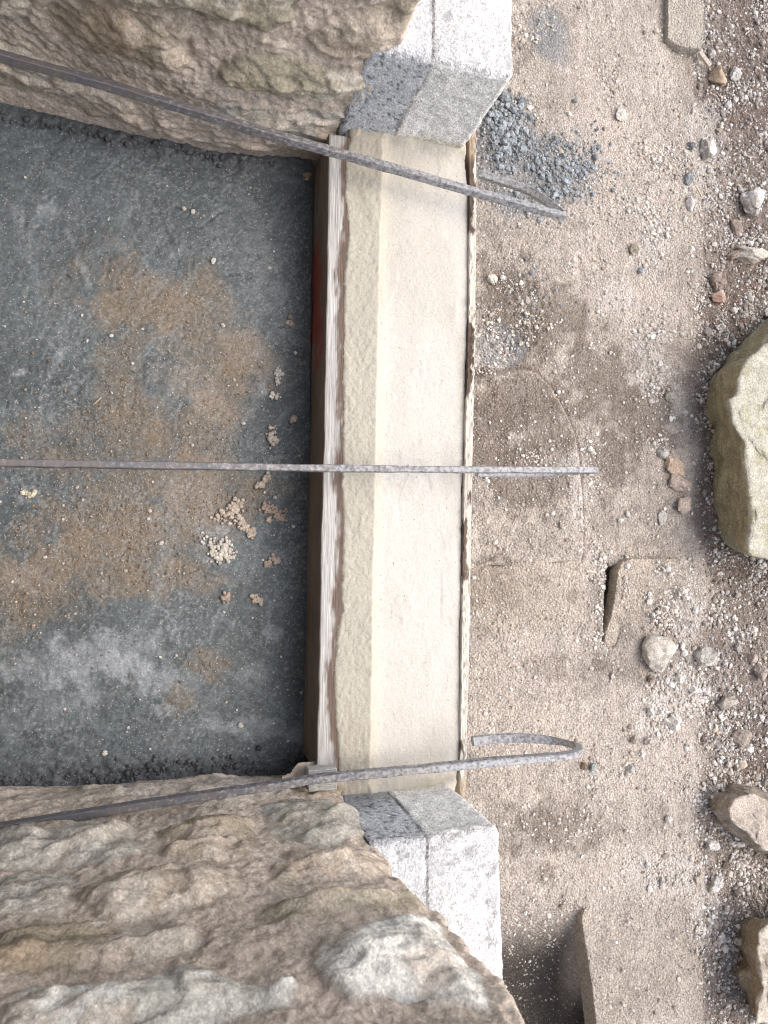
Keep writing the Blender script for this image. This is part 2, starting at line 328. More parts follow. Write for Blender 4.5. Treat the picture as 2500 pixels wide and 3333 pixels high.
# ------------------------------------------------------------------ inner floor
fx = spacing(-.55, .203, .0021, -.80); fy = np.arange(-.42, .76, .0021)
A_, B_ = np.meshgrid(fx, fy, indexing='ij'); X = A_.ravel(); Y = B_.ravel()
V = np.stack([X, Y, np.full_like(X, FL)], 1); px, py = pr(V); P = pts2(X, Y)
h = .0020*fbm(P, 7, 21, 3)+.0004*fbm(P, 55, 22, 4, .65)+.0007*fbm(P, 190, 23, 2)
c = np.tile(np.array([.078, .095, .103]), (len(X), 1)); n1 = fbm(pts2(px, py), .004, 31, 5, .55); n2 = fbm(pts2(px, py), .03, 32, 4, .65)
c = c*(1+.22*n1+.14*n2)[:, None]
for i, b in enumerate([(130, 560, 230, 240), (60, 900, 200, 200), (560, 430, 200, 90), (300, 640, 200, 60), (500, 2450, 300, 60)]):
    c = mixc(c, (.105, .125, .14), .35*blob(px, py, *b, amp=.6, s=160+i))
brown = [(430, 930, 110, 90, 20, .8), (500, 1010, 130, 80, 0, .8), (620, 950, 85, 80, -10, .85), (640, 1060, 110, 70, 20, .85), (800, 1150, 90, 80, 40, .9), (730, 1210, 150, 90, 30, .7),
         (400, 1200, 70, 160, 5, .6), (380, 1390, 160, 110, 0, .75), (640, 1400, 110, 110, 0, .7), (100, 1430, 60, 70, 0, .6), (500, 1560, 280, 60, 0, .7), (690, 1620, 130, 110, 0, .8), (340, 1700, 200, 90, 0, .8),
         (330, 1830, 230, 90, 0, .9), (560, 1880, 130, 50, 0, .9), (420, 1730, 170, 60, 0, .6), (100, 1750, 60, 60, 0, .5), (60, 1960, 110, 110, 0, .75), (150, 1900, 130, 70, 30, .7), (680, 2150, 55, 45, 10, .75), (590, 2280, 45, 40, 0, .6),
         (205, 930, 50, 60, 0, .2), (740, 2160, 20, 20, 0, .5), (900, 1590, 60, 30, 0, .5)]
for i, (a, b, rx, ry, ro, k) in enumerate(brown):
    warm = (.185, .15, .108) if i % 4 else (.195, .145, .092)
    c = mixc(c, warm, k*.74*np.clip(blob(px, py, a, b, rx*1.08, ry*1.08, ro, amp=.8, f=.012, soft=.5, s=180+i)*(1+.5*n2+.3*n1), 0, 1))
pink = [(800, 1150, 70, 60, 30, .7), (700, 1320, 90, 50, 30, .6), (640, 1640, 120, 90, 0, .5), (90, 1880, 80, 40, 20, .6), (620, 1250, 120, 60, 0, .4)]
for i, (a, b, rx, ry, ro, k) in enumerate(pink): c = mixc(c, (.235, .20, .165), k*blob(px, py, a, b, rx, ry, ro, amp=.5, s=210+i))
white = [(330, 2130, 160, 60, -10, .5), (90, 2190, 130, 40, 5, .6), (230, 2200, 60, 90, -30, .35), (420, 2150, 60, 50, 0, .6), (520, 2230, 90, 60, 20, .55), (900, 2370, 150, 30, 5, .45), (890, 2070, 28, 28, 0, .6), (820, 2200, 60, 30, 0, .35), (700, 2370, 90, 20, 0, .3), (60, 2340, 60, 50, 0, .3),
         (190, 1170, 14, 55, 25, .7), (55, 1215, 25, 10, -20, .6), (150, 690, 30, 14, 10, .6), (850, 1260, 16, 50, 0, .4), (700, 1760, 50, 50, 0, .5), (600, 2210, 18, 60, 0, .35), (800, 830, 90, 180, 0, .16), (850, 1000, 60, 180, 0, .16), (70, 1610, 40, 26, 0, .5), (480, 760, 90, 60, 0, .2), (180, 2320, 100, 40, 20, .2), (80, 780, 18, 160, -12, .35), (260, 850, 9, 110, -22, .35), (270, 2240, 12, 70, -30, .5)]
for i, (a, b, rx, ry, ro, k) in enumerate(white): c = mixc(c, (.34, .37, .40), k*blob(px, py, a, b, rx, ry, ro, amp=1.1, f=.022, soft=.5, s=230+i)*(.65+.6*np.clip(n2, -.6, .6)))
wx = px+60*fbm(pts2(px, py), .004, 35, 3); wy = py+60*fbm(pts2(px, py), .004, 36, 3)
for sd_, an in ((37, .35), (38, -.9), (39, 1.9)):
    u_ = wx*math.cos(an)+wy*math.sin(an); v_ = -wx*math.sin(an)+wy*math.cos(an)
    c = mixc(c, (.21, .24, .255), .26*ss(.22, .7, fbm(pts2(u_*.003, v_*.03), 1.0, sd_, 5, .7)))
c = mixc(c, (.28, .30, .31), .38*ss(.35, .75, fbm(P, 330, 40, 2, .7)+.35*fbm(P, 12, 43, 3)))
# broken fresh edge along the two reveals
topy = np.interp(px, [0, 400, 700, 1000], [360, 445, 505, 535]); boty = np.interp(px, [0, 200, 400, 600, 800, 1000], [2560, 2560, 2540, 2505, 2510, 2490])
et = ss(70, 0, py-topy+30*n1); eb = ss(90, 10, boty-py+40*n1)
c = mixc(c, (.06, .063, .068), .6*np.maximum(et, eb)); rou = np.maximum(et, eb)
h = h+rou*(.0035*fbm(P, 40, 25, 4, .7)+.002*fbm(P, 120, 26, 3)+.003)
gr = np.zeros_like(X)
for (a, b, rx, ry, ro, k) in brown[7:19]: gr = np.maximum(gr, k*np.exp(-(((px-a)/rx)**2+((py-b)/ry)**2)))
h = h+gr*.0008*np.clip(fbm(P, 260, 27, 2), 0, 1)
# trowel grooves
for (x0, y0, x1, y1, dpt) in [(500, 650, 600, 900, .0012), (760, 1900, 900, 1950, .001), (650, 740, 720, 690, .002)]:
    e = np.array([x1-x0, y1-y0], float); t = np.clip(((px-x0)*e[0]+(py-y0)*e[1])/(e@e), 0, 1); dd = np.hypot(px-x0-e[0]*t, py-y0-e[1]*t)
    h = h-dpt*np.exp(-(dd/5)**2); c = mixc(c, (.05, .05, .052), .4*np.exp(-(dd/4)**2))
SF = link('sill_floor', np.stack([X, Y, FL+h], 1), gridf(len(fx), len(fy)), M['floor'], col=c, origin=(-.2, .15, FL))
tag(SF, kind='structure')
def floor_pt(a, b): return un(a, b, FL+.001)

# ------------------------------------------------------------------ rubble walls
def z4(L): return [(x/1.3825, 2500+y/1.3825) for x, y in L]
def z5(L): return [(900+x/1.659, 2700+y/1.659) for x, y in L]
def dsp(L): return [(x*1.507, y*1.507) for x, y in L]
BR, OL, PA, GR_, BU, PK = (.41, .345, .265), (.40, .36, .275), (.74, .73, .67), (.50, .475, .42), (.52, .44, .35), (.56, .49, .42)
BST = [  # polygon, bulge (m), tint
    (z4([(-60, 90), (300, 100), (480, 40), (700, 20), (900, 10), (1100, 20), (1350, 20), (1370, 100), (1100, 180), (800, 190), (500, 220), (200, 225), (-60, 230)]), .012, PK),
    (z4([(-60, 300), (200, 250), (560, 230), (620, 260), (665, 350), (500, 410), (300, 415), (100, 430), (-60, 430)]), .030, GR_),
    (z4([(700, 270), (850, 210), (1000, 190), (1170, 190), (1185, 280), (1110, 350), (900, 375), (740, 375)]), .030, BR),
    (z4([(1195, 150), (1300, 118), (1560, 125), (1625, 150), (1650, 235), (1500, 285), (1350, 295), (1210, 250)]), .030, GR_),
    (z4([(-60, 470), (130, 430), (330, 440), (370, 480), (350, 560), (250, 640), (100, 620), (-60, 640)]), .026, GR_),
    (z4([(350, 530), (480, 450), (700, 410), (950, 375), (1060, 420), (1095, 500), (950, 575), (800, 595), (600, 625), (420, 625)]), .034, BU),
    (z4([(1190, 420), (1250, 335), (1450, 300), (1659, 290), (1740, 310), (1720, 400), (1600, 450), (1450, 465), (1300, 480), (1200, 470)]), .034, BU),
    (z4([(-60, 700), (150, 660), (500, 645), (850, 625), (965, 700), (880, 765), (600, 800), (300, 850), (-60, 900)]), .028, BR),
    (z5([(-120, 380), (0, 320), (200, 290), (450, 255), (750, 225), (805, 290), (780, 325), (560, 345), (300, 400), (60, 435), (-60, 430)]), .034, OL),
    (z4([(-60, 1000), (250, 900), (500, 845), (860, 790), (1100, 860), (1300, 880), (1290, 960), (1000, 1010), (850, 1100), (500, 1130), (-60, 1180)]), .036, PA),
    (z5([(150, 620), (180, 540), (260, 480), (450, 410), (700, 370), (880, 365), (920, 440), (1120, 650), (1165, 780), (1000, 790), (750, 800), (600, 765), (450, 790), (220, 720)]), .040, PA),
    (z5([(-40, 960), (300, 920), (900, 835), (1180, 815), (1260, 880), (1390, 980), (1460, 1150), (1500, 1300), (-40, 1300)]), .04, OL),
    (z4([(-60, 1230), (400, 1190), (900, 1160), (1150, 1200), (1150, 1400), (-60, 1400)]), .03, BR)]
TST = [
    (dsp([(-40, 128), (80, 160), (200, 200), (290, 238), (318, 290), (200, 275), (80, 245), (-40, 225)]), .022, BU),
    (dsp([(335, 255), (420, 270), (520, 300), (600, 335), (500, 325), (380, 302), (330, 290)]), .010, PK),
    (dsp([(90, 62), (150, 25), (300, 40), (420, 60), (425, 120), (395, 162), (280, 150), (150, 132), (110, 112)]), .024, BR),
    (dsp([(480, 132), (560, 118), (700, 150), (800, 178), (785, 215), (700, 235), (560, 205), (468, 172)]), .026, OL),
    (dsp([(110, -40), (640, -40), (640, 60), (560, 78), (400, 42), (250, 25), (150, 10)]), .028, OL),
    (dsp([(-60, -40), (60, -40), (72, 60), (50, 102), (-60, 92)]), .022, GR_),
    (dsp([(690, 62), (760, 32), (880, 25), (925, 10), (880, 80), (855, 120), (820, 150), (720, 140), (665, 110)]), .024, BU),
    (dsp([(660, -60), (990, -60), (935, 0), (890, 14), (720, 28), (655, 22)]), .026, BR),
    (dsp([(470, 205), (600, 232), (765, 262), (745, 308), (690, 322), (560, 292), (462, 252)]), .014, GR_),
    (dsp([(-60, -200), (80, -200), (200, -60), (60, -50), (-60, -50)]), .02, OL)]
EDGE_B = [(1150, 2585), (1170, 2620), (1188, 2655), (1212, 2690), (1236, 2712), (1246, 2765), (1290, 2805), (1345, 2850), (1386, 2872), (1392, 2900), (1432, 2935), (1500, 3022), (1565, 3085), (1600, 3160), (1625, 3205), (1690, 3250), (1745, 3333), (1800, 3420)]
EDGE_T = [(1172, 440), (1180, 400), (1212, 352), (1240, 300), (1248, 228), (1290, 185), (1300, 150), (1330, 80), (1362, 55), (1396, 5), (1440, -60)]
def wall(name, side, stones, edge, y0f, label):
    sg = 1 if side == 't' else -1         # outward of the opening is +Y for the top wall
    yb = YT if side == 't' else YB
    E = np.array([uny(a, b, yb-sg*.015) for a, b in edge]); o = np.argsort(E[:, 2]); ez, ex = E[o, 2], E[o, 0]+np.interp(E[o, 2], [0, .12, .4], [.002, .008, .022])
    print(name, 'edge x', ex.round(3), 'z', ez.round(3))
    zz = np.concatenate([np.arange(-.16, .62 if side == 'b' else .34, .0026), np.linspace(.63 if side == 'b' else .35, 1.75, 90)])
    ux = np.concatenate([np.linspace(0, .3, 30, endpoint=False), np.linspace(.3, 1, 300)])
    U, Z = np.meshgrid(ux, zz, indexing='ij'); U = U.ravel(); Z = Z.ravel()
    xe = np.interp(Z, ez, ex)+.004*noise(pts2(Z, Z*0), 60, 3)
    xl = -.80; X = xl+(xe-xl)*U
    P0 = np.stack([X, np.full_like(X, yb), Z], 1)
    # warp the tracing so outlines are not straight
    W = P0.copy(); W[:, 0] += .007*fbm(P0, 22, 41, 3); W[:, 2] += .007*fbm(P0, 22, 47, 3)
    d = np.zeros(len(X)); best = np.full(len(X), -1.0); tint = np.tile(np.array([.0, 0, 0]), (len(X), 1)); ins = np.zeros(len(X))
    for k, (poly, bl, tc) in enumerate(stones):
        Q = np.array([uny(a, b, yb-sg*bl*.3)[[0, 2]] for a, b in poly])
        s = poly_sd(W[:, 0], W[:, 2], Q); prof = np.clip(s, 0, .05)/.05; prof = prof*prof*(3-2*prof)**1.0*.5+.5*(1-(1-prof)**3)
        rough = 1+.2*fbm(P0+k, 26, 60+k, 3)
        m = ss(-.003, .006, s); d = np.where(s > -.004, np.maximum(d, bl*.46*prof*rough), d)
        cc = np.array(tc); tint = tint*(1-m[:, None])+cc*m[:, None]; ins = np.maximum(ins, m)
    # out-of-frame courses
    un_ = (Z > (.62 if side == 'b' else .34)); row = np.floor(Z/.11); col_ = np.floor(X/.2+.37*row)
    d = np.where(un_, .025*np.abs(np.sin(Z/.11*math.pi))**.5*np.abs(np.sin((X/.2+.37*row)*math.pi))**.4, d)
    mort = np.array([.62, .53, .44]); 
    base = mort*(1+.12*fbm(P0, 14, 44, 4)[:, None]+.10*fbm(P0, 160, 45, 3, .7)[:, None])
    n1 = fbm(P0*np.array([1, 1, 1.6]), 18, 71, 5, .6); n2 = 1.3*fbm(P0*np.array([1, 1, 1.8]), 70, 72, 4, .65); n3 = fbm(P0, 9, 73, 3)
    st = tint*(1+.20*n1+.15*n2)[:, None]
    st = mixc(st, (.64, .60, .53), .55*ss(.12, .55, n3+.5*n2)*ins)
    st = mixc(st, (.30, .27, .19), .35*ss(.1, .5, -n3+.4*n1)*ins)
    st = mixc(st, (.50, .37, .25), .35*ss(.25, .55, fbm(P0, 14, 77, 4))*ins)
    st = mixc(st, mort, .55*ss(.15, .5, fbm(P0, 20, 79, 4))*ins)      # smeared mortar on the faces
    n4 = fbm(P0*np.array([1, 1, 1.4]), 230, 75, 3, .7); st = st*(1.06+.24*n4)[:, None]
    crk = np.exp(-(fbm(P0*np.array([.7, 1, 1.7]), 26, 76, 4, .6)/.035)**2)*ss(0, .4, n1); st = mixc(st, (.17, .14, .11), .38*crk)
    base = base*(1+.16*fbm(P0, 260, 74, 2, .7))[:, None]
    col = base*(1-ins[:, None])+st*ins[:, None]
    # geometry: bulge + craggy stone + sandy mortar
    fc = facet(P0*np.array([.8, 1, 1.5]), 20, 811)
    d = d+ins*(.0075*fc+.0022*facet(P0*np.array([.7, 1, 1.4]), 62, 821)+.003*fbm(P0, 60, 81, 5, .65)+.0022*ridge(P0*np.array([.6, 1, 1.6]), 50, 82, 3)*ss(-.2, .3, n3))
    d = d+(1-ins)*(.0026*fbm(P0, 130, 83, 3, .7)+.004*fbm(P0, 20, 84, 2))
    d = d+.008*fbm(P0, 6, 85, 2)
    # foot of wall bends with the floor edge, round off at the outer arris
    Yw = np.interp(X, [-.8, -.26, -.09, .05, .20, .26], y0f)
    d = d*ss(-.15, -.05, Z)+.004
    ar = (xe-X); rr = .010; d = d-np.where(ar < rr, rr-np.sqrt(np.maximum(0, rr*rr-(rr-ar)**2)), 0)*.9
    if side == 't': d = d-.008*ss(.1, .0, Z)*ss(0.05, .2, X)    # undercut near the form board
    Yv = Yw-sg*d
    V = np.stack([X, Yv, Z], 1); nu, nv = len(ux), len(zz)
    Fq = gridf(nu, nv, flip=(side == 't'))
    # close the block: returns at both ends, top and back
    yk = yb+sg*.9; n0 = len(V); cols = [V]; F2 = [Fq]; cc = [col]
    for idx in (np.arange(nv)+(nu-1)*nv, np.arange(nv), np.arange(nu)*nv+nv-1):
        a = V[idx].copy(); steps = 30; S = []
        for k in range(1, steps+1):
            q = a.copy(); q[:, 1] = a[:, 1]+(yk-a[:, 1])*(k/steps)**1.5; q[:, 0] += .006*fbm(q, 25, 90, 3)*(1 if k < steps else 0); S.append(q)
        S = np.concatenate(S); m = len(idx); base_i = n0
        cols.append(S); cc.append(np.tile(mort*.95, (len(S), 1))*(1+.15*fbm(S, 30, 91, 3))[:, None])
        prev = idx
        for k in range(steps):
            cur = base_i+k*m+np.arange(m); F2.append(np.stack([prev[:-1], prev[1:], cur[1:], cur[:-1]], 1)); prev = cur
        n0 += len(S)
    ob = link(name, np.concatenate(cols), np.concatenate(F2), M['rubble'], col=np.concatenate(cc), origin=(-.2, yb, FL))
    return tag(ob, label, 'stone wall')
wall('rubble_wall', 't', TST, EDGE_T, [.70, .672, .655, .648, .652, .655], 'rough rubble stone reveal with pinkish mortar joints behind the upper sloping clamp bar')
wall('rubble_wall', 'b', BST, EDGE_B, [-.318, -.318, -.330, -.328, -.335, -.345], 'rough rubble stone reveal nearest the viewer, big pale stones and wide sandy joints')

# ------------------------------------------------------------------ dressed jamb bases
def jamb(side, ya, xo, label, jx):
    sg = 1 if side == 't' else -1
    lo3 = [.222, min(ya, ya+sg*.6), -.34]; hi3 = [xo, max(ya, ya+sg*.6), .178]
    V, Fq, N = rbox(lo3, hi3, .011, .0032, faces='X'+('y' if side == 't' else 'Y')+'Z')
    n = fbm(V, 90, 101, 4, .7); n2 = fbm(V, 13, 102, 3); strip = ss(.003, -.003, V[:, 0]-jx-.004*fbm(V, 40, 103, 3))
    face = ss(.7, .3, np.abs(N[:, 2])); topf = 1-face
    gro = np.exp(-((V[:, 0]-jx-.004*fbm(V, 40, 103, 3))/.0022)**2)
    D = .0016*n*(1-strip*face*.85)+.002*n2-.0016*gro-.0008*strip
    pit = ss(.42, .62, fbm(V, 230, 106, 2))*strip*face
    D = D-.0014*pit
    V2 = V+N*D[:, None]
    base = np.tile(np.array([.80, .79, .76]), (len(V), 1)); 
    base = mixc(base, (.55, .56, .57), .9*ss(.2, .8, np.abs(N[:, 2])+.25*n2))      # cut upper bed, darkened in colour against strong light from above
    base = base*(1+.05*n2+.07*n)[:, None]
    stc = np.tile(np.array([.56, .58, .60]), (len(V), 1))*(1+.10*fbm(V, 30, 105, 4))[:, None]
    stc = mixc(stc, (.13, .135, .14), .8*pit)
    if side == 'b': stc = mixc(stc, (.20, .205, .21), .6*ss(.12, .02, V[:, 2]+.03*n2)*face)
    stc = mixc(stc, (.47, .48, .49), .6*topf)
    c = base*(1-strip[:, None])+stc*strip[:, None]
    # grey weathered tone beside the joint on the upper bed
    c = mixc(c, (.44, .45, .46), .6*topf*ss(.035, .0, np.abs(V[:, 0]-jx-.02*(1 if side == 't' else 0))+.012*n2) )
    c = mixc(c, (.2, .2, .2), .45*gro*ss(.0, .25, fbm(V, 35, 107, 3)+.2))
    c = mixc(c, (.62, .57, .44), .8*ss(.022, .004, V[:, 2]+.008*n2)*face*(1-strip))     # fresh mortar smear at the foot
    c = mixc(c, (.11, .11, .11), .4*topf*ss(.35, .6, fbm(V, 45, 108, 4, .7)))
    t = empty('jamb_base', (xo-.05, ya, -.34))
    tag(t, label, 'window jamb', 'jamb bases at the two ends of the sill')
    link_split(t, V2, Fq, M['jamb'], [('dressed_block', (V[:, 0] >= jx)*1.0), ('mortar_strip', (V[:, 0] < jx)*1.0)], c)
    return t
jamb('b', -.331, .3955, 'whitish dressed jamb stone with rounded arris below the sill end nearest the viewer', .298)
jamb('t', .646, .427, 'whitish dressed jamb stone with bluish pitted mortar strip at the far upper sill end', .309)

# ------------------------------------------------------------------ cream sill between two form boards
LB = [(420, 1138), (462, 1136), (520, 1122), (620, 1117), (690, 1126), (760, 1131), (830, 1124), (905, 1117), (1025, 1115), (1421, 1112), (1500, 1112), (1570, 1106), (1650, 1112), (1780, 1112), (1900, 1108), (1990, 1110), (2075, 1093), (2180, 1085), (2324, 1086), (2396, 1093), (2493, 1100), (2600, 1102)]
RB = [(420, 1512), (500, 1516), (640, 1530), (800, 1530), (1000, 1527), (1400, 1516), (1600, 1508), (1800, 1508), (2100, 1500), (2300, 1503), (2450, 1499), (2520, 1490), (2600, 1470)]
RG = [(420, 1242), (560, 1243), (700, 1237), (900, 1232), (1400, 1222), (1700, 1217), (2000, 1210), (2300, 1207), (2600, 1200)]
lbp = np.array([un(b, a)[:2] for a, b in LB]); rbp = np.array([un(b, a)[:2] for a, b in RB]); rgp = np.array([un(b, a)[:2] for a, b in RG])
def along(T, y): o = np.argsort(T[:, 1]); return np.interp(y, T[o, 1], T[o, 0])
sy = np.arange(-.345, .662, .0022); su = np.linspace(0, 1, 120)
U, Yg = np.meshgrid(su, sy, indexing='ij'); U = U.ravel(); Yg = Yg.ravel()
yy = pts2(Yg*0, Yg)
xl = along(lbp, Yg)+.0014*fbm(yy, 110, 120, 4, .7); xr = along(rbp, Yg)+.0016*fbm(yy, 70, 121, 4, .7); xg = along(rgp, Yg)+.0009*fbm(yy, 50, 122, 4, .7)
X = xl+(xr-xl)*U; P = pts2(X, Yg)
left = ss(.0009, -.0009, X-xg)
xk = np.clip((X-xl)/np.maximum(xg-xl, 1e-4), 0, 1); z = (.0012+.005*xk)*left+.0006*fbm(P, 200, 123, 3, .7)*(.6+.9*left)+.0010*fbm(P, 18, 124, 3)
sl = np.clip((X-xg)/(xr-xg), 0, 1)
z += (1-left)*(.003*np.exp(-((X-xg)/.011)**2)-.007*sl)
z += .004*np.exp(-((X-xl)/.004)**2)*0-np.where(X-xl < .004, (.004-(X-xl))*.9, 0)
endd = np.minimum(.648-Yg, Yg+.335); z += .010*ss(.018, -.002, endd+.004*fbm(P, 40, 126, 3))*(1-.7*left)
# faint trowel arcs
for (cx_, cy_, rad) in [(.36, .80, .28), (.33, .62, .30), (.38, .40, .25), (.40, .1, .2)]:
    rr = np.hypot(X-cx_, Yg-cy_); z += .0006*np.exp(-((rr-rad)/.003)**2)*(1-left)
z += .0009*ss(.2, .6, fbm(P*np.array([1, .5, 1]), 30, 125, 3))
c = np.tile(np.array([.515, .497, .455]), (len(X), 1)); n1 = fbm(P, 10, 127, 4)
c = mixc(c, (.415, .395, .33), left*.95)
wet = ss(.12, .0, endd+.05*n1); c = mixc(c, (.39, .36, .30), .7*wet)
c = mixc(c, (.415, .395, .34), .5*ss(.0, .5, fbm(P*np.array([1, .4, 1]), 9, 128, 3)+.4*np.clip((Yg-.2)/.4, -1, 1))*(1-left))
c = mixc(c, (.50, .465, .375), .75*(1-left)*np.exp(-((X-xg-.004)/.009)**2))
c = mixc(c, (.35, .30, .22), .5*np.exp(-((X-xg)/.0010)**2)*ss(-.1, .4, fbm(P, 45, 129, 3)))
c = mixc(c, (.45, .42, .33), .6*ss(.014, .006, endd+.006*n1)*ss(.0, .4, fbm(P, 60, 130, 3)))
c *= (1+.03*n1)[:, None]
V = np.stack([X, Yg, z], 1); nu, nv = len(su), len(sy)
# skirts down the sides so the casting is solid
B0 = V[:nv].copy(); B0[:, 2] = -.10; B1 = V[-nv:].copy(); B1[:, 2] = -.10
n0 = len(V); i0 = np.arange(nv); i1 = np.arange(nv)+(nu-1)*nv
F2 = [gridf(nu, nv), np.stack([i0[:-1], i0[1:], n0+i0[1:], n0+i0[:-1]], 1), np.stack([i1[1:], i1[:-1], n0+nv+i0[:-1], n0+nv+i0[1:]], 1)]
V = np.concatenate([V, B0, B1]); c = np.concatenate([c, c[:nv], c[-nv:]])
S = link('window_sill', V, np.concatenate(F2), M['cream'], col=c)
tag(S, 'long smooth cream mortar window sill with raised back strip between two boards', 'window sill')

def board(name, top_l, top_r, z1, z0, matn, label, colf, ylo, yhi, cat='board', step=.003, lump=0.0, group=None):
    """board standing on edge: follows two traced edges, real thickness"""
    L = np.array([un(b, a, z1)[:2] for a, b in top_l]); Rr = np.array([un(b, a, z1)[:2] for a, b in top_r])
    V, Fq, N = rbox([0, ylo, z0], [1, yhi, z1], .001, step) if False else (None, None, None)
    ys = np.arange(ylo, yhi, .003); xl = along(L, ys); xr = along(Rr, ys)
    prof = []                                   # ring: bottom-left, up, across, down
    dz = z1-z0
    ring = [(0, z0)]+[(0, z0+dz*t) for t in np.linspace(.05, .985, 34)]+[(t, z1) for t in np.linspace(.04, .96, 16)]+[(1, z1-dz*t) for t in np.linspace(.015, 1, 14)]
    ru = np.array([r[0] for r in ring]); rz = np.array([r[1] for r in ring]); m = len(ring)
    U, Yg = np.meshgrid(ru, ys, indexing='ij'); Zg, _ = np.meshgrid(rz, ys, indexing='ij')
    X = (xl+(xr-xl)*U).ravel(); Yg = Yg.ravel(); Zg = Zg.ravel(); U = U.ravel()
    P = np.stack([X, Yg, Zg], 1); nn = fbm(P*np.array([1, .12, 1]), 200, 141, 3); w_ = fbm(pts2(Yg*0, Yg), 30, 142, 3)
    top = (Zg > z1-.001)
    X = X+np.where(U < .01, .0005*nn+.0007*w_, 0); Zg = Zg+np.where(top, .0004*nn+lump*np.clip(fbm(P, 120, 143, 3), 0, 1), 0)
    V = np.stack([X, Yg, Zg], 1); col = colf(X, Yg, Zg, U, top)
    F2 = [gridf(m, len(ys), flip=False)]
    # end caps
    for e in (0, len(ys)-1):
        idx = np.arange(m)*len(ys)+e; F2.append(None); F2[-1] = np.array([[idx[0], idx[k], idx[k+1], idx[k+1]] for k in range(1, m-1)])
    caps = np.concatenate(F2[1:])[:, :3]
    ob = link(name, V, [F2[0], caps], M[matn], col=col)
    return tag(ob, label, cat, group)
LT = [(430, 1071), (800, 1066), (1400, 1055), (1800, 1045), (2180, 1040), (2500, 1030)]
LTr = [(430, 1150), (800, 1150), (1400, 1135), (1800, 1130), (2180, 1122), (2500, 1118)]
def col_in(X, Yg, Zg, U, top):
    P = np.stack([X, Yg, Zg], 1); c = np.tile(np.array([.27, .215, .17]), (len(X), 1))*(1+.2*fbm(P*np.array([1, .3, 1]), 40, 145, 3))[:, None]
    px, py = pr(P)
    red = ss(.35, .65, .5+.5*np.clip(1-np.abs(py-985)/170, -1, 1)+.2*fbm(P, 30, 146, 3))*(Zg < -.004)*ss(-.02, -.05, Zg+.012*np.sin(Yg*19)+.02*fbm(P, 12, 144, 3))
    c = mixc(c, (.36, .06, .045), .75*red)
    xl_ = along(lbp, Yg); dist = xl_-X                # distance from the mortar edge
    wav = .0085+.005*fbm(pts2(Yg*0, Yg), 16, 147, 3)
    wh = ss(-.004, .004, dist-wav+.005*fbm(P*np.array([2, .3, 1]), 160, 148, 3)); 
    wood = mixc(np.tile(np.array([.14, .105, .085]), (len(X), 1)), (.46, .455, .44), .9*wh)
    wood = wood*(1+.12*fbm(P*np.array([1, .2, 1]), 60, 149, 3))[:, None]
    return np.where(top[:, None], wood, c)
IB = board('form_board', LT, LTr, 0.0, FL-.004, 'wood', 'inner formwork board, weathered pale edge and dark side, along the grey floor', col_in, -.300, .637, 'board', group='formwork boards along the sill')
RT1 = [(430, 1525), (640, 1528), (1000, 1526), (1400, 1514), (1800, 1506), (2300, 1500), (2600, 1496)]
RT2 = [(420, 1550), (640, 1551), (1000, 1548), (1400, 1541), (1800, 1533), (2180, 1526), (2400, 1519), (2600, 1517)]
def col_out(X, Yg, Zg, U, top):
    P = np.stack([X, Yg, Zg], 1); c = np.tile(np.array([.12, .088, .068]), (len(X), 1))*(1+.25*fbm(P*np.array([1, .2, 1]), 50, 155, 3))[:, None]
    n = fbm(P*np.array([1.5, .6, 1]), 90, 156, 4, .7); band = fbm(pts2(Yg*0, Yg), 9, 157, 3)
    cr = np.maximum(ss(-.1, .12, U-.62+.45*n), ss(.15, .35, band+.3*n)); c = mixc(c, (.64, .60, .52), .95*cr)
    c = mixc(c, (.50, .53, .54), .8*ss(.05, .2, -np.abs(Yg+.08)+.07)*cr)
    end = ss(.625, .645, Yg)+ss(-.318, -.335, Yg); return mixc(c, (.33, .25, .17), np.clip(end, 0, 1)*.8)
OB = board('form_board', RT1, RT2, -.0015, -.17, 'wood', 'outer formwork board, thin top edge crusted with cream mortar, above the ground', col_out, -.352, .69, 'board', lump=.0035, group='formwork boards along the sill')
# lip of mortar crust between sill and outer board is part of the sill: ragged ridge
# small offcut under the nearest clamp
a = un(1003, 2508, .022); b = un(1097, 2570, .022)
V, Fq, N = rbox([a[0], b[1], -.002], [b[0], a[1], .022], .0018, .002)
P = V; D = .0007*fbm(P*np.array([1, .3, 1]), 180, 161, 3)
c = np.tile(np.array([.46, .455, .43]), (len(V), 1))*(1+.2*fbm(P, 90, 162, 4, .7))[:, None]
c = mixc(c, (.06, .058, .055), .8*ss(.012, -.002, V[:, 1]-b[1])*ss(.016, .010, V[:, 2]))
tag(link('wood_offcut', V+N*D[:, None], Fq, M['woodx'], col=c), 'small grey wooden offcut wedged under the lower clamp bar at board end', 'wood block')
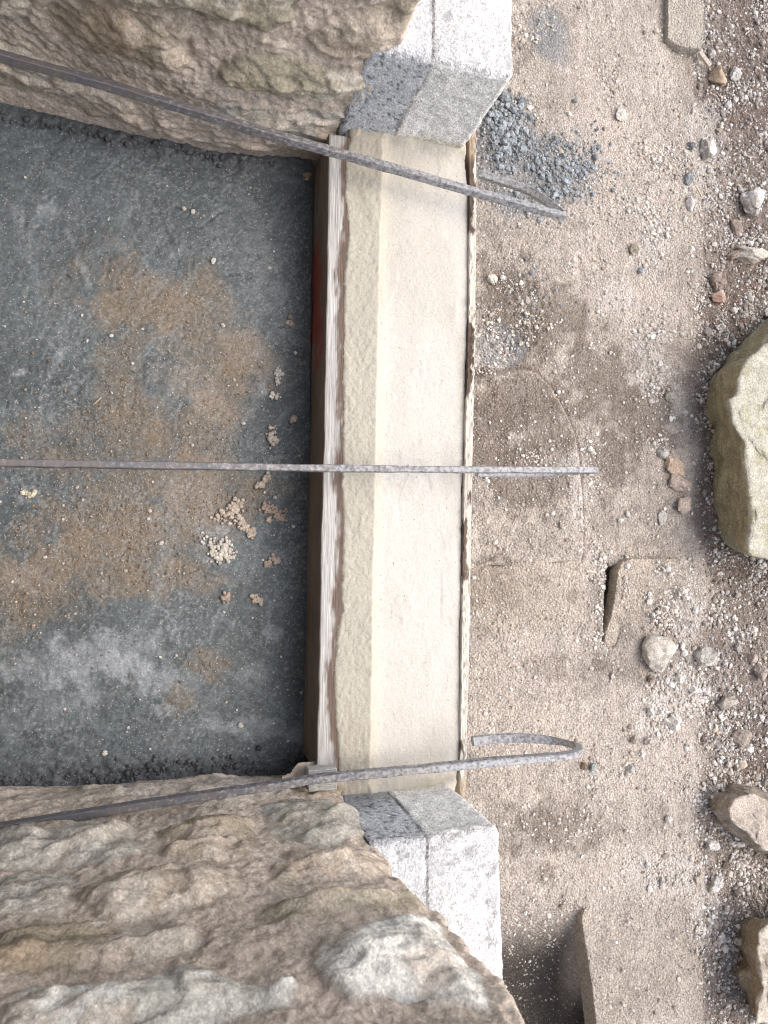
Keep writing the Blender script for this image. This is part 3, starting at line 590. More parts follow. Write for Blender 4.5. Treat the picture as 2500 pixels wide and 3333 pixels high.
# mortar bed between the offcut and the rubble, at both board ends
def lump_patch(name, poly, z0, h, colr, label, cat, seed, mat='cream', par=None, step=.002):
    Q = np.array([un(a, b, z0)[:2] for a, b in poly]); lo_ = Q.min(0)-.004; hi_ = Q.max(0)+.004
    xs = np.arange(lo_[0], hi_[0], step); ys = np.arange(lo_[1], hi_[1], step); A, B = np.meshgrid(xs, ys, indexing='ij'); X = A.ravel(); Y = B.ravel()
    P = pts2(X, Y); s = poly_sd(X, Y, Q)+.004*fbm(P, 90, seed, 3); top = ss(-.002, .014, s)
    Z = z0-.006+(h+.006)*top*(1+.35*fbm(P, 60, seed+1, 4, .65)); c = np.tile(np.array(colr), (len(X), 1))*(1+.15*fbm(P, 70, seed+2, 4))[:, None]
    Fq = gridf(len(xs), len(ys)); keep = (s[Fq] > -.004).any(1); Fq = Fq[keep]; used = np.unique(Fq); mp = np.full(len(X), -1); mp[used] = np.arange(len(used))
    return tag(link(name, np.stack([X, Y, Z], 1)[used], mp[Fq], M[mat], par, col=c[used]), label, cat)
lump_patch('mortar_bedding', [(985, 2492), (1130, 2500), (1180, 2570), (1240, 2592), (1200, 2625), (1080, 2612), (975, 2600), (930, 2540)], -.006, .008, (.46, .40, .32), 'tan mortar bedding squeezed out around the small wooden offcut', 'mortar', 400)
lump_patch('mortar_bedding', [(1120, 470), (1150, 400), (1180, 375), (1250, 405), (1330, 425), (1330, 445), (1240, 440), (1200, 470)], -.002, .007, (.50, .44, .34), 'crumbly tan mortar bedding at the far end of the cream sill', 'mortar', 410)

# ------------------------------------------------------------------ building around (mostly out of frame)
def plain_box(name, lo_, hi_, col, kind='structure', mat='plain', r=.01, step=.08):
    V, Fq, N = rbox(lo_, hi_, r, step); c = np.tile(np.array(col), (len(V), 1))*(1+.1*fbm(V, 4, 170, 3))[:, None]
    return tag(link(name, V, Fq, M[mat], col=c), kind=kind)
plain_box('sill_wall_core', (-.80, -.95, -.9), (.428, 1.30, FL-.02), (.3, .27, .23))
plain_box('sill_bed', (.215, -.36, FL-.05), (.412, .67, -.03), (.3, .27, .23))
plain_box('unseen_room_back_wall', (-3.2, -2.2, -.9), (-3.0, 2.6, 2.2), (.2, .18, .16))  # out of view, added to block sky light from the left
plain_box('unseen_room_ceiling', (-3.0, -2.2, 2.0), (-.75, 2.6, 2.1), (.2, .18, .16))  # unseen, added so less sky reaches the floor from the room side
plain_box('room_side_wall', (-3.0, 2.4, -.9), (-.8, 2.6, 2.0), (.2, .18, .16))
plain_box('room_side_wall', (-3.0, -2.2, -.9), (-.8, -2.0, 2.0), (.2, .18, .16))
plain_box('room_floor', (-3.0, -2.0, -.9), (-.8, 2.4, -.8), (.15, .14, .13))

# ------------------------------------------------------------------ clamps
def resample(pts, step=.004):
    P = np.array(pts, float); out = [P[0]]; n = len(P)
    for i in range(n-1):                                   # catmull-rom
        p0 = P[max(i-1, 0)]; p1 = P[i]; p2 = P[i+1]; p3 = P[min(i+2, n-1)]; k = max(2, int(np.linalg.norm(p2-p1)/step))
        for t in np.linspace(0, 1, k+1)[1:]:
            out.append(.5*((2*p1)+(-p0+p2)*t+(2*p0-5*p1+4*p2-p3)*t*t+(-p0+3*p1-3*p2+p3)*t**3))
    return np.array(out)
def bar(pts, wdt, hgt, up0, seed):
    """rectangular steel bar swept on a path, bevelled corners"""
    C = resample(pts); n = len(C); T = np.gradient(C, axis=0); T /= np.linalg.norm(T, axis=1, keepdims=True)
    U = np.zeros_like(T); u = np.array(up0, float); 
    for i in range(n): u = u-(u@T[i])*T[i]; u /= np.linalg.norm(u); U[i] = u
    S = np.cross(T, U); b = .22; pr_ = []
    for (sx, sz) in ((1, 1), (-1, 1), (-1, -1), (1, -1)):
        o = [(sx*(1-b), sz), (sx, sz*(1-b))]; pr_ += o if sx*sz < 0 else o[::-1]
    pr_ = np.array(pr_); m = len(pr_)
    fl = 1+.10*fbm(C, 45, seed, 3)+.45*ss(.86, .92, np.linspace(0, 1, n)); V = (C[:, None]+S[:, None]*(pr_[None, :, 0:1]*wdt/2*fl[:, None, None])+U[:, None]*(pr_[None, :, 1:2]*hgt/2)).reshape(-1, 3)
    V = V+.0004*fbm(V, 160, seed+3, 3)[:, None]
    i = np.arange(n-1)[:, None]*m; j = np.arange(m)[None]; k = (j+1) % m
    Fq = np.stack([i+j, i+k, i+m+k, i+m+j], -1).reshape(-1, 4)
    V = np.concatenate([V, C[:1], C[-1:]]); e0 = np.array([[len(V)-2, (q+1) % m, q] for q in range(m)]); e1 = np.array([[len(V)-1, (n-1)*m+q, (n-1)*m+(q+1) % m] for q in range(m)])
    px, _ = pr(V[:-2]); px = np.concatenate([px, [0, 2000]]); col = np.zeros((len(V), 3)); col[:, 0] = np.clip((px-300)/1100, 0, 1)
    return V, [Fq, np.concatenate([e0, e1])], col
def clamp(pts, label, up0, seed, wdt=.0104, hgt=.012):
    V, Fs, col = bar(pts, wdt, hgt, up0, seed); t = empty('clamp', pts[0]); t.location = Vector(pts[len(pts)//2])
    tag(t, label, 'clamp', 'steel clamps across the sill'); 
    q = Fs[0]; hk = np.zeros(len(V)); cx_ = pr(V)[0]; m8 = 8; npt = (len(V)-2)//m8; order = np.arange(npt*m8)//m8
    split = int(np.argmax(pr(V[:npt*m8].reshape(npt, m8, 3).mean(1))[0] > 1640)); hk[:npt*m8] = (order >= split); hk[-1] = 1
    allf = np.concatenate([q, np.c_[Fs[1], Fs[1][:, 2]]]) if False else q
    for nm, sel, cap in (('bar', hk[q].mean(1) < .6, Fs[1][:8]), ('hook', hk[q].mean(1) >= .6, Fs[1][8:])):
        used = np.unique(np.concatenate([q[sel].ravel(), cap.ravel()])); mp = np.full(len(V), -1); mp[used] = np.arange(len(used))
        link(nm, V[used], [mp[q[sel]], mp[cap]], M['steel'], t, col=col[used], smooth=False)
    return t
Zc = .048
def P3(l): return [un(a, b, z) for a, b, z in l]
clamp(P3([(-420, 60, Zc), (0, 181, Zc), (301, 264, Zc), (603, 354, Zc), (904, 444, Zc), (1240, 538, Zc), (1537, 623, Zc-.002), (1700, 668, Zc-.004), (1795, 694, Zc-.008), (1834, 703, Zc-.014), (1826, 693, .016), (1770, 650, -.008), (1700, 612, -.03), (1560, 566, -.05)]),
      'upper steel clamp bar running diagonally, flattened and splashed white, hook tilted', (0, .35, .94), 500)
clamp(P3([(-420, 1500, Zc), (0, 1507, Zc), (600, 1517, Zc), (1100, 1525, Zc), (1540, 1529, Zc), (1800, 1530, Zc-.003), (1905, 1530, Zc-.010), (1932, 1531, Zc-.035), (1928, 1534, -.03), (1870, 1536, -.062), (1760, 1540, -.082), (1640, 1540, -.09), (1552, 1538, -.09)]),
      'middle steel clamp bar crossing the sill straight, hook hidden beneath it', (0, 0, 1), 510, wdt=.0095)
clamp(P3([(-420, 2755, Zc), (0, 2695, Zc), (301, 2645, Zc), (603, 2598, Zc), (904, 2555, Zc), (1050, 2533, Zc-.001), (1400, 2500, Zc), (1620, 2478, Zc-.002), (1780, 2466, Zc-.006), (1860, 2456, Zc-.016), (1884, 2440, 0), (1862, 2424, -.030), (1800, 2411, -.058), (1700, 2402, -.078), (1620, 2404, -.086), (1538, 2413, -.088)]),
      'lower steel clamp bar over the wooden offcut, its rounded hook open to view', (0, -.15, 1), 520)

# ------------------------------------------------------------------ boards and beam lying outside
def lying_board(name, poly, z, th, label, cat, colr, seed, tilt=None, dust=.55):
    """flat board from a traced outline on level z; tilt = f(px,py)->extra height"""
    Q = np.array([un(a, b, z)[:2] for a, b in poly]); lo_ = Q.min(0); hi_ = Q.max(0); step = .004
    # ring-based mesh: resampled outline shrunk towards its axis
    L = []
    for i in range(len(Q)):
        a = Q[i]; b = Q[(i+1) % len(Q)]; k = max(1, int(np.linalg.norm(b-a)/step))
        for t in np.arange(k)/k: L.append(a+(b-a)*t)
    L = np.array(L); n = len(L); L = L+.0008*np.stack([noise(pts2(L[:, 0], L[:, 1]), 160, seed), noise(pts2(L[:, 0], L[:, 1]), 160, seed+1)], 1)
    cen = L.mean(0); V = []; levels = [(1, -th), (1, -th*.5), (1, -.0015), (.996, 0)]+[(s, 0) for s in np.linspace(.97, .03, 40)]
    for s, dz in levels:
        q = cen+(L-cen)*s; V.append(np.stack([q[:, 0], q[:, 1], np.full(n, z+dz)], 1))
    V = np.concatenate(V+[np.array([[cen[0], cen[1], z]])]); m = len(levels)
    if tilt is not None:
        a, b = pr(np.stack([V[:, 0], V[:, 1], np.full(len(V), z)], 1)); V[:, 2] += tilt(a, b)
    i = np.arange(m-1)[:, None]*n; j = np.arange(n)[None]; k = (j+1) % n; Fq = np.stack([i+j, i+k, i+n+k, i+n+j], -1).reshape(-1, 4)
    A = 0.5*np.sum(L[:, 0]*np.roll(L[:, 1], -1)-L[:, 1]*np.roll(L[:, 0], -1))
    if A < 0: Fq = Fq[:, ::-1]
    lc = (m-1)*n; F3 = np.array([[lc+q, lc+(q+1) % n, len(V)-1] for q in range(n)]); 
    if A < 0: F3 = F3[:, ::-1]
    V[:, 2] += np.where(np.arange(len(V)) >= 3*n, .0008*fbm(V, 90, seed+2, 4, .7)+.0016*np.clip(fbm(V, 35, seed+4, 3), 0, 1), 0)
    a, b = pr(V); gc = ground_col(a, b); c = mixc(gc, np.array(colr), np.clip(1-dust+.35*fbm(V*np.array([1, .15, 1]), 60, seed+3, 4), 0, 1))
    side = np.arange(len(V)) < 2*n; c[side] = np.array(colr)*.85
    return tag(link(name, V, [Fq, F3], M['ground'], col=c), label, cat)
lying_board('scaffold_board', [(2052, 1818), (2026, 1830), (2012, 1858), (2010, 1930), (2004, 2010), (1990, 2060), (1986, 2120), (2010, 2200), (2150, 2230), (2255, 2100), (2262, 1900), (2232, 1818)], GZ+.022, .030,
            'dusty plywood offcut with rounded corner beside a dark gap', 'board', (.45, .385, .31), 600, tilt=lambda a, b: -.026*ss(1830, 2130, b)-.014*ss(2080, 2250, a))
lying_board('scaffold_board', [(1500, 1846), (1700, 1838), (1890, 1824), (1903, 1850), (1906, 1950), (1915, 2030), (1922, 2075), (1850, 2110), (1500, 2110)], GZ+.012, .02,
            'dust covered board end butting the buried slab right beside the sill', 'board', (.43, .37, .30), 610, tilt=lambda a, b: -.013*ss(1950, 2100, b), dust=.6)
lying_board('scaffold_board', [(2180, -160), (2180, 120), (2225, 150), (2282, 158), (2290, 120), (2288, -160)], GZ+.020, .022,
            'pale board end sticking out of the gravel at the top of the picture', 'board', (.46, .42, .35), 620, tilt=lambda a, b: -.006*ss(2260, 2200, a), dust=.45)
# thick timber beside the pit
lying_board('timber_beam', [(1893, 2990), (1905, 2962), (2060, 2900), (2270, 2880), (2284, 2950), (2286, 3420), (2290, 3800), (1990, 3800), (1940, 3333), (1915, 3130)], GZ+.004, .05,
            'thick dusty timber beam lying beside the dark pit under the jamb', 'beam', (.42, .36, .29), 630, tilt=lambda a, b: -.016*ss(3110, 2950, b)*ss(1880, 1990, a)+.002*ss(3110, 3200, b), dust=.9)

# ------------------------------------------------------------------ loose stones
def ico(sub):
    p = (1+5**.5)/2; v = [(-1, p, 0), (1, p, 0), (-1, -p, 0), (1, -p, 0), (0, -1, p), (0, 1, p), (0, -1, -p), (0, 1, -p), (p, 0, -1), (p, 0, 1), (-p, 0, -1), (-p, 0, 1)]
    f = [(0, 11, 5), (0, 5, 1), (0, 1, 7), (0, 7, 10), (0, 10, 11), (1, 5, 9), (5, 11, 4), (11, 10, 2), (10, 7, 6), (7, 1, 8), (3, 9, 4), (3, 4, 2), (3, 2, 6), (3, 6, 8), (3, 8, 9), (4, 9, 5), (2, 4, 11), (6, 2, 10), (8, 6, 7), (9, 8, 1)]
    v = [np.array(q)/np.linalg.norm(q) for q in v]
    for _ in range(sub):
        mid = {}; nf = []
        def mpt(a, b):
            k = (min(a, b), max(a, b))
            if k not in mid: q = v[a]+v[b]; v.append(q/np.linalg.norm(q)); mid[k] = len(v)-1
            return mid[k]
        for a, b, c_ in f:
            x, y, z_ = mpt(a, b), mpt(b, c_), mpt(c_, a); nf += [(a, x, z_), (b, y, x), (c_, z_, y), (x, y, z_)]
        f = nf
    return np.array(v), np.array(f)
IV4, IF4 = ico(4); IV1, IF1 = ico(1); IV0, IF0 = ico(0)
def rock_shape(seed, sx, sy, sz, sides=9, rough=.12):
    r = np.random.default_rng(seed); V = IV4.copy()
    for _ in range(sides):
        n = r.normal(size=3); n[2] *= .7; n /= np.linalg.norm(n); d = r.uniform(.55, .85); t = V@n-d; V = V-np.maximum(t, 0)[:, None]*n*.95
    V = V*(1+rough*.6*fbm(V+seed, 2.2, seed, 5, .6)+rough*1.6*facet(V+seed, 1.6, seed+3, 22))[:, None]
    V = V-(V.max(0)+V.min(0))/2; V = V/np.abs(V).max(0)
    return V*np.array([sx, sy, sz])
def rock(cx, cy, w_, h_, rot, hz, colr, label, seed, name='loose_stone', cat='stone', group='loose stones on the ground', sides=9, rough=.12, sink=.5, base=None, two=None):
    z = GZ+.0 if base is None else base
    c0 = un(cx, cy, z+hz*.4); s = 1.2*(H-z)/F; V = rock_shape(seed, w_*s/2, h_*s/2, hz/2, sides, rough)
    a = math.radians(-rot); Rm = np.array([[math.cos(a), -math.sin(a), 0], [math.sin(a), math.cos(a), 0], [0, 0, 1]]); V = V@Rm.T
    zb = (gz_at(c0[0], c0[1]) if base is None else base)
    V = V+np.array([c0[0], c0[1], zb+hz*(.5-sink*.5)])
    c = np.tile(np.array(colr), (len(V), 1))*(1+.22*fbm(V, 70, seed, 4, .65))[:, None]
    if two is not None: c = mixc(c, two, .85*ss(.0, .3, fbm(V, 45, seed+9, 4)))
    return tag(link(name, V, IF4, M['rock'], col=c, smooth=True), label, cat, group)
WH, TN, BRN, GY2 = (.58, .56, .52), (.46, .38, .28), (.28, .225, .185), (.40, .38, .35)
ROCKS = [
 (2356, 232, 62, 62, 8, .035, (.44, .345, .24), 'squarish tan stone near the top right corner, beside a splinter', dict(sides=14, rough=.06)),
 (2408, 228, 40, 46, 0, .024, WH, 'small white crusty stone right of the squarish tan stone', {}),
 (2328, 165, 30, 30, 0, .016, GY2, 'little grey pebble just above the squarish tan stone', {}),
 (2308, 482, 62, 86, 20, .034, WH, 'white crusted angular stone at the soil edge in the upper right', dict(two=(.30, .27, .23), sides=12)),
 (2249, 476, 26, 30, 0, .018, (.17, .18, .19), 'small dark grey pebble just left of the white crusted stone', {}),
 (2251, 660, 30, 50, -10, .022, WH, 'small white pointed stone left of the soil in the upper right', {}),
 (2244, 583, 34, 40, 0, .020, (.27, .28, .28), 'small grey stone above the white pointed stone', {}),
 (2462, 640, 90, 110, 10, .05, WH, 'large white lumpy stone cut by the right edge, upper part', dict(two=(.32, .28, .25))),
 (2460, 820, 110, 58, 8, .045, (.50, .46, .40), 'long pale stone pointing in from the right edge', dict(sides=14)),
 (2345, 906, 56, 70, 10, .034, BRN, 'brown angular stone with pale top above the broken brick', dict(two=(.46, .40, .34), sides=12)),
 (2402, 822, 60, 30, -15, .02, BRN, 'brown half buried sliver beside the long pale stone', {}),
 (2353, 962, 66, 44, -18, .028, (.50, .42, .37), 'broken brick piece with red end among the rubble', dict(two=(.40, .25, .19), sides=14, rough=.05)),
 (2416, 822-90, 50, 60, 0, .02, BRN, 'brown stone half sunk in soil below the large white lumpy stone', {}),
 (2066, 809, 36, 40, 0, .020, (.36, .32, .25), 'small tan cube-like stone on the dusty middle ground, upper part', dict(two=WH, sides=13)),
 (2026, 370, 42, 50, 20, .012, (.50, .46, .41), 'flat pale stone sunk in the swept dust, upper middle', {}),
 (2087, 880, 20, 22, 0, .014, (.27, .31, .31), 'tiny blue grey pebble below the tan cube-like stone', {}),
 (1597, 912, 32, 30, 0, .014, (.60, .56, .48), 'cream mortar crumb by the outer form board next to a damp spot', {}),
 (2185, 1290, 36, 34, 0, .018, (.34, .32, .27), 'small rounded grey brown pebble left of the big mossy block', {}),
 (2155, 1475, 36, 36, 0, .020, GY2, 'pale grey pebble above the flaky tan stone', {}),
 (2195, 1520, 90, 60, 30, .022, (.46, .36, .27), 'flaky tan stone half covered in dust left of the mossy block', dict(sides=12)),
 (2215, 1570, 86, 60, 15, .028, (.40, .33, .28), 'grey brown flat stone just under the flaky tan stone', dict(sides=12)),
 (2225, 1645, 62, 58, -25, .026, (.42, .35, .29), 'triangular brown stone below the flat grey brown stone', dict(sides=12)),
 (2158, 1685, 34, 50, 0, .012, GY2, 'flat greyish stone sunk in dust near the triangular stone', {}),
 (2146, 2130, 114, 120, 10, .050, (.52, .48, .42), 'big pale rounded stone below the rounded board corner', dict(two=(.40, .36, .31), rough=.10)),
 (2304, 2140, 78, 72, 0, .038, (.46, .44, .40), 'pale stone with a hollow, right of the big rounded stone', dict(two=(.26, .24, .21))),
 (2212, 2208, 30, 36, 0, .020, WH, 'small white stone between the big rounded stone and the hollow stone', {}),
 (2118, 2212, 26, 26, 0, .018, BRN, 'small brown pebble at the lower left of the big rounded stone', {}),
 (2200, 2350, 56, 56, 40, .030, (.56, .53, .48), 'pale angular shard with pointed end, lower middle of the ground', dict(sides=14)),
 (2115, 2315, 20, 26, -20, .016, WH, 'tiny white chip left of the pale angular shard', {}),
 (2258, 2245, 32, 30, 0, .022, WH, 'white lump in the gravel heap under the hollow stone', {}),
 (2385, 2290, 76, 44, -12, .030, (.38, .34, .29), 'grey brown longish stone right of the gravel heap', {}),
 (2435, 2405, 76, 60, -20, .032, (.33, .28, .235), 'brown angular stone above the broad boulder at the right edge', dict(sides=12)),
 (2462, 2145, 30, 36, 0, .022, (.40, .34, .29), 'small reddish grey stone right of the hollow stone', {}),
 (2490, 2190, 46, 60, 0, .03, (.42, .36, .31), 'stone cut by the right edge, halfway down the lower part', {}),
 (1930, 2498, 18, 26, 0, .014, (.27, .31, .31), 'blue grey chip on the dust right of the lower clamp hook', {}),
 (1902, 2494, 20, 24, 0, .014, (.25, .18, .13), 'dark brown crumb right of the lower clamp hook', {}),
 (2055, 2505, 28, 26, 0, .018, GY2, 'little grey pebble with a pale top, lower middle dust', {}),
 (2065, 2408, 26, 26, 0, .018, (.35, .3, .25), 'brownish pebble in the dust above the little grey pebble', {}),
 (2110, 2412, 30, 26, -20, .018, (.45, .41, .37), 'pale pebble beside the brownish pebble in the dust', {}),
 (2178, 2668, 22, 26, 20, .016, WH, 'white grey pebble left of the broad boulder', {}),
 (2335, 2758, 50, 36, 15, .026, WH, 'white crusty stone under the broad boulder', dict(two=(.25, .23, .21))),
 (2113, 2820, 20, 20, 0, .016, (.62, .6, .56), 'tiny white stone alone on the dust in the lower right', {}),
 (2343, 2886, 64, 34, -42, .030, (.60, .58, .54), 'leaf shaped stone, white one side, above the lowest boulder', dict(two=(.36, .31, .26), sides=13)),
 (2280, 2866, 36, 40, 0, .014, (.42, .37, .31), 'flat brown stone sunk beside the leaf shaped stone', {}),
 (2157, 2870, 22, 30, 0, .014, (.30, .29, .28), 'small dark and white pebble near the timber beam end', dict(two=WH)),
]
for i, (cx, cy, w_, h_, rot, hz, cl, lab, kw) in enumerate(ROCKS):
    rock(cx, cy, w_, h_, rot, hz, cl, lab, 700+i*7, name=('brick_fragment' if 'brick piece' in lab else 'loose_stone'), cat=('brick' if 'brick piece' in lab else 'stone'), **kw)
# big blocks from traced outlines
def block(base_px, top_px, z0, hh, label, seed, side_c, top_c, moss, name='boulder', cat='boulder', rough=.012):
    n = 220
    def res(L, z):
        Q = np.array([un(a, b, z)[:2] for a, b in L]); Q = np.vstack([Q, Q[:1]]); s = np.r_[0, np.cumsum(np.linalg.norm(np.diff(Q, axis=0), axis=1))]
        t = np.linspace(0, s[-1], n, endpoint=False); return np.stack([np.interp(t, s, Q[:, 0]), np.interp(t, s, Q[:, 1])], 1)
    B = res(base_px, z0); T = res(top_px, z0+hh); V = []; lev = []
    for t in np.linspace(0, 1, 46): q = B+(T-B)*(t**1.15); V.append(np.c_[q, np.full(n, z0-.01+(hh+.01)*t)]); lev += [t*0.0+t]*n
    ct = T.mean(0)
    for s in np.linspace(.97, .02, 44): q = ct+(T-ct)*s; V.append(np.c_[q, np.full(n, z0+hh+.012*(1-s*s))]); lev += [1+(1-s)]*n
    V = np.concatenate(V+[np.array([[ct[0], ct[1], z0+hh+.012]])]); lev = np.array(lev+[2]); m = 90
    i = np.arange(m-1)[:, None]*n; j = np.arange(n)[None]; k = (j+1) % n; Fq = np.stack([i+j, i+k, i+n+k, i+n+j], -1).reshape(-1, 4)
    A = np.sum(B[:, 0]*np.roll(B[:, 1], -1)-B[:, 1]*np.roll(B[:, 0], -1)); lc = (m-1)*n; F3 = np.array([[lc+q, lc+(q+1) % n, len(V)-1] for q in range(n)])
    if A < 0: Fq = Fq[:, ::-1]; F3 = F3[:, ::-1]
    cen = V.mean(0); Nn = V-cen; Nn /= np.linalg.norm(Nn, axis=1, keepdims=True)
    D = .8*rough*fbm(V, 12, seed, 6, .6)+1.1*rough*facet(V, 12, seed+11, 16)+.35*rough*facet(V, 40, seed+17, 20)+rough*.6*ridge(V, 22, seed+5, 4)+.002*fbm(V, 130, seed+8, 3)
    V = V+Nn*D[:, None]
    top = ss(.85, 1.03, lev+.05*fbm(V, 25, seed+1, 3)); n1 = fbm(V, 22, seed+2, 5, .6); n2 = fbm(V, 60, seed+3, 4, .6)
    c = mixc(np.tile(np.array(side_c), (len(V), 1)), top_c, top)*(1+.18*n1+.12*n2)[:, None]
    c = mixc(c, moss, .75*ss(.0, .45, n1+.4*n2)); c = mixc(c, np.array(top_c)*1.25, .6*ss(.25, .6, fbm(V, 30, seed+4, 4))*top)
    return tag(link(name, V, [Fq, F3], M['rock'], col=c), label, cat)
block([(2310, 1300), (2335, 1230), (2385, 1150), (2470, 1060), (2620, 960), (2900, 1100), (2900, 1800), (2560, 1800), (2410, 1790), (2360, 1740), (2330, 1650), (2318, 1560), (2322, 1460), (2330, 1400), (2312, 1350)],
      [(2385, 1335), (2400, 1230), (2470, 1130), (2560, 1040), (2700, 1040), (2980, 1150), (2980, 1830), (2650, 1835), (2440, 1800), (2450, 1680), (2440, 1560), (2420, 1450), (2395, 1400)],
      GZ-.01, .135, 'huge mossy limestone block with olive side and pale top at the right edge', 900, (.33, .29, .195), (.46, .44, .36), (.33, .31, .20))
block([(2322, 2640), (2330, 2590), (2380, 2560), (2440, 2555), (2520, 2590), (2760, 2600), (2760, 2810), (2560, 2790), (2480, 2780), (2440, 2740), (2390, 2715), (2340, 2690)],
      [(2370, 2630), (2400, 2590), (2460, 2590), (2540, 2620), (2780, 2640), (2780, 2800), (2560, 2780), (2480, 2750), (2430, 2710), (2385, 2680)],
      GZ-.012, .07, 'broad brown grey boulder at the right edge of the lower ground', 920, (.33, .28, .225), (.46, .40, .335), (.27, .23, .175))
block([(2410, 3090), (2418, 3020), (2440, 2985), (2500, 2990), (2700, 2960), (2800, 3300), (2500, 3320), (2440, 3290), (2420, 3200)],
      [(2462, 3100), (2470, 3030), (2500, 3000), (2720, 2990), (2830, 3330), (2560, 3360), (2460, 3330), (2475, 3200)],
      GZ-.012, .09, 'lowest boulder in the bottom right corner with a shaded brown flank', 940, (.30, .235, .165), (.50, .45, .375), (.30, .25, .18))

# splinters of wood
def stick(p, q, wdt, th, colr, label, seed, base=GZ+.008):
    a = un(*p, base); b = un(*q, base); V, Fq, N = rbox([-np.linalg.norm(b-a)/2, -wdt/2, 0], [np.linalg.norm(b-a)/2, wdt/2, th], .0006, .0015)
    V[:, 1] *= 1+.25*noise(V, 90, seed); ang = math.atan2(b[1]-a[1], b[0]-a[0]); Rm = np.array([[math.cos(ang), -math.sin(ang), 0], [math.sin(ang), math.cos(ang), 0], [0, 0, 1]])
    V = V@Rm.T+(a+b)/2; c = np.tile(np.array(colr), (len(V), 1))*(1+.25*fbm(V, 300, seed, 3))[:, None]
    return tag(link('wood_splinter', V, Fq, M['grit'], col=c), label, 'wood splinter', 'wood splinters')
stick((2274, 172), (2308, 218), .012, .006, (.42, .37, .31), 'flat grey wood splinter lying left of the squarish tan stone', 1001)
stick((2264, 605), (2282, 640), .004, .003, (.50, .42, .30), 'thin straw coloured splinter near the small white pointed stone', 1002)
stick((1905, 1858), (1938, 1862), .004, .003, (.55, .48, .38), 'pair of thin pale splinters at the board end corner', 1003)
stick((560, 2545), (620, 2540), .0016, .0012, (.40, .34, .22), 'dry straw lying at the broken cement edge near the nearest wall', 1004, FL+.012)
stick((303, 1318), (330, 1294), .0016, .0012, (.42, .36, .24), 'short straw on the brown dusty patch of the grey floor', 1005, FL+.002)

# ------------------------------------------------------------------ gravel (uncountable)
def scatter(name, px, py, rad, cols, zf, label, cat, base=IV0, fac=IF0, flat=.7, mat='grit', seed=5, smooth=False):
    r = np.random.default_rng(seed); n = len(px); V = np.zeros((n, len(base), 3)); 
    P = np.array([un(a, b, zf) for a, b in zip(px, py)]) if np.isscalar(zf) else zf
    A = r.normal(size=(n, 3, 3)); Q, _ = np.linalg.qr(A)
    jit = 1+.28*r.uniform(-1, 1, size=(n, len(base), 1)); sc3 = r.uniform(.65, 1.15, size=(n, 1, 3))
    L = np.einsum('nij,nkj->nki', Q, base[None]*jit*sc3); L[:, :, 2] *= flat
    V = P[:, None]+L*rad[:, None, None]; V[:, :, 2] += (rad*.35)[:, None]
    Fq = (fac[None]+(np.arange(n)*len(base))[:, None, None]).reshape(-1, 3); c = np.repeat(cols, len(base), 0)
    return tag(link(name, V.reshape(-1, 3), Fq, M[mat], col=c, smooth=smooth), label, cat, kind='stuff')
def sample(n, dens, x0, x1, y0, y1, r):
    X, Y = [], []
    got = 0
    while got < n:
        a = r.uniform(x0, x1, 60000); b = r.uniform(y0, y1, 60000); k = r.uniform(0, 1, 60000) < dens(a, b); X.append(a[k]); Y.append(b[k]); got += k.sum()
    return np.concatenate(X)[:n], np.concatenate(Y)[:n]
def gd(px, py):
    edge = np.interp(py, [0, 500, 900, 1150, 1500, 1900, 2150, 2500, 2900, 3333], [2260, 2270, 2260, 2290, 2280, 2330, 2200, 2290, 2280, 2290])
    d = .045+.5*ss(-30, 50, px-edge)
    for (cx, cy, rx, ry, k) in [(1640, 470, 90, 150, .8), (1820, 560, 110, 100, .8), (1740, 620, 80, 60, .6), (2100, 560, 90, 100, .35), (2230, 520, 60, 200, .5), (2120, 760, 60, 130, .6), (2060, 700, 90, 70, .5), (2290, 950, 60, 200, .7), (2130, 1180, 50, 130, .6), (1600, 1130, 60, 70, .6), (1700, 980, 90, 110, .45),
                                (2190, 1960, 90, 120, .9), (2250, 2240, 100, 110, 1), (2160, 2340, 60, 70, .8), (1960, 1950, 50, 140, .8), (1930, 1500, 50, 100, .4), (1760, 1480, 90, 60, .3), (2120, 1420, 80, 110, .3), (2170, 2820, 130, 60, .6), (2290, 2700, 60, 200, .6), (1800, 2960, 100, 60, .12), (2300, 3100, 50, 200, .6), (1980, 250, 90, 80, .3), (1700, 100, 60, 120, .4), (1960, 2600, 200, 200, .1), (1900, 900, 200, 150, .1)]:
        d = np.maximum(d, k*np.exp(-((px-cx)/rx)**2-((py-cy)/ry)**2))
    P = pts2(px, py); d = d*(.25+1.5*np.clip(fbm(P, .014, 301, 4, .6)+.1, 0, 1))
    d = d*np.where((px > 1860) & (px < 2290) & (py > 2960), .55, 1); return np.clip(d, 0, 1)
r = np.random.default_rng(77); n = 46000
a, b = sample(n, gd, 1500, 2560, -60, 3400, r)
W = np.array([un(x, y, GZ) for x, y in zip(a, b)]); hh, _, _ = ground_h(W[:, 0], W[:, 1]); W[:, 2] = GZ+hh
onA = (a > 2010) & (a < 2240) & (b > 1825) & (b < 2050); W[onA, 2] = GZ+.022-.020*ss(1830, 2130, b[onA])
onB = (a > np.interp(b, [2960, 3130, 3333], [1905, 1925, 1955])) & (a < 2285) & (b > 2960); W[onB, 2] = GZ+.006+.008*ss(2990, 3380, b[onB])*ss(2300, 1900, a[onB])
onC = (a > 1500) & (a < 1905) & (b > 1838) & (b < 2080); W[onC, 2] = GZ+.012-.010*ss(1950, 2100, b[onC])
rad = np.clip(r.lognormal(math.log(.0017), .50, n), .0008, .0085)
coarse = np.exp(-((a-2230)/120)**2-((b-2180)/190)**2)+.8*np.exp(-((a-1630)/80)**2-((b-450)/120)**2)+.5*ss(2270, 2330, a)
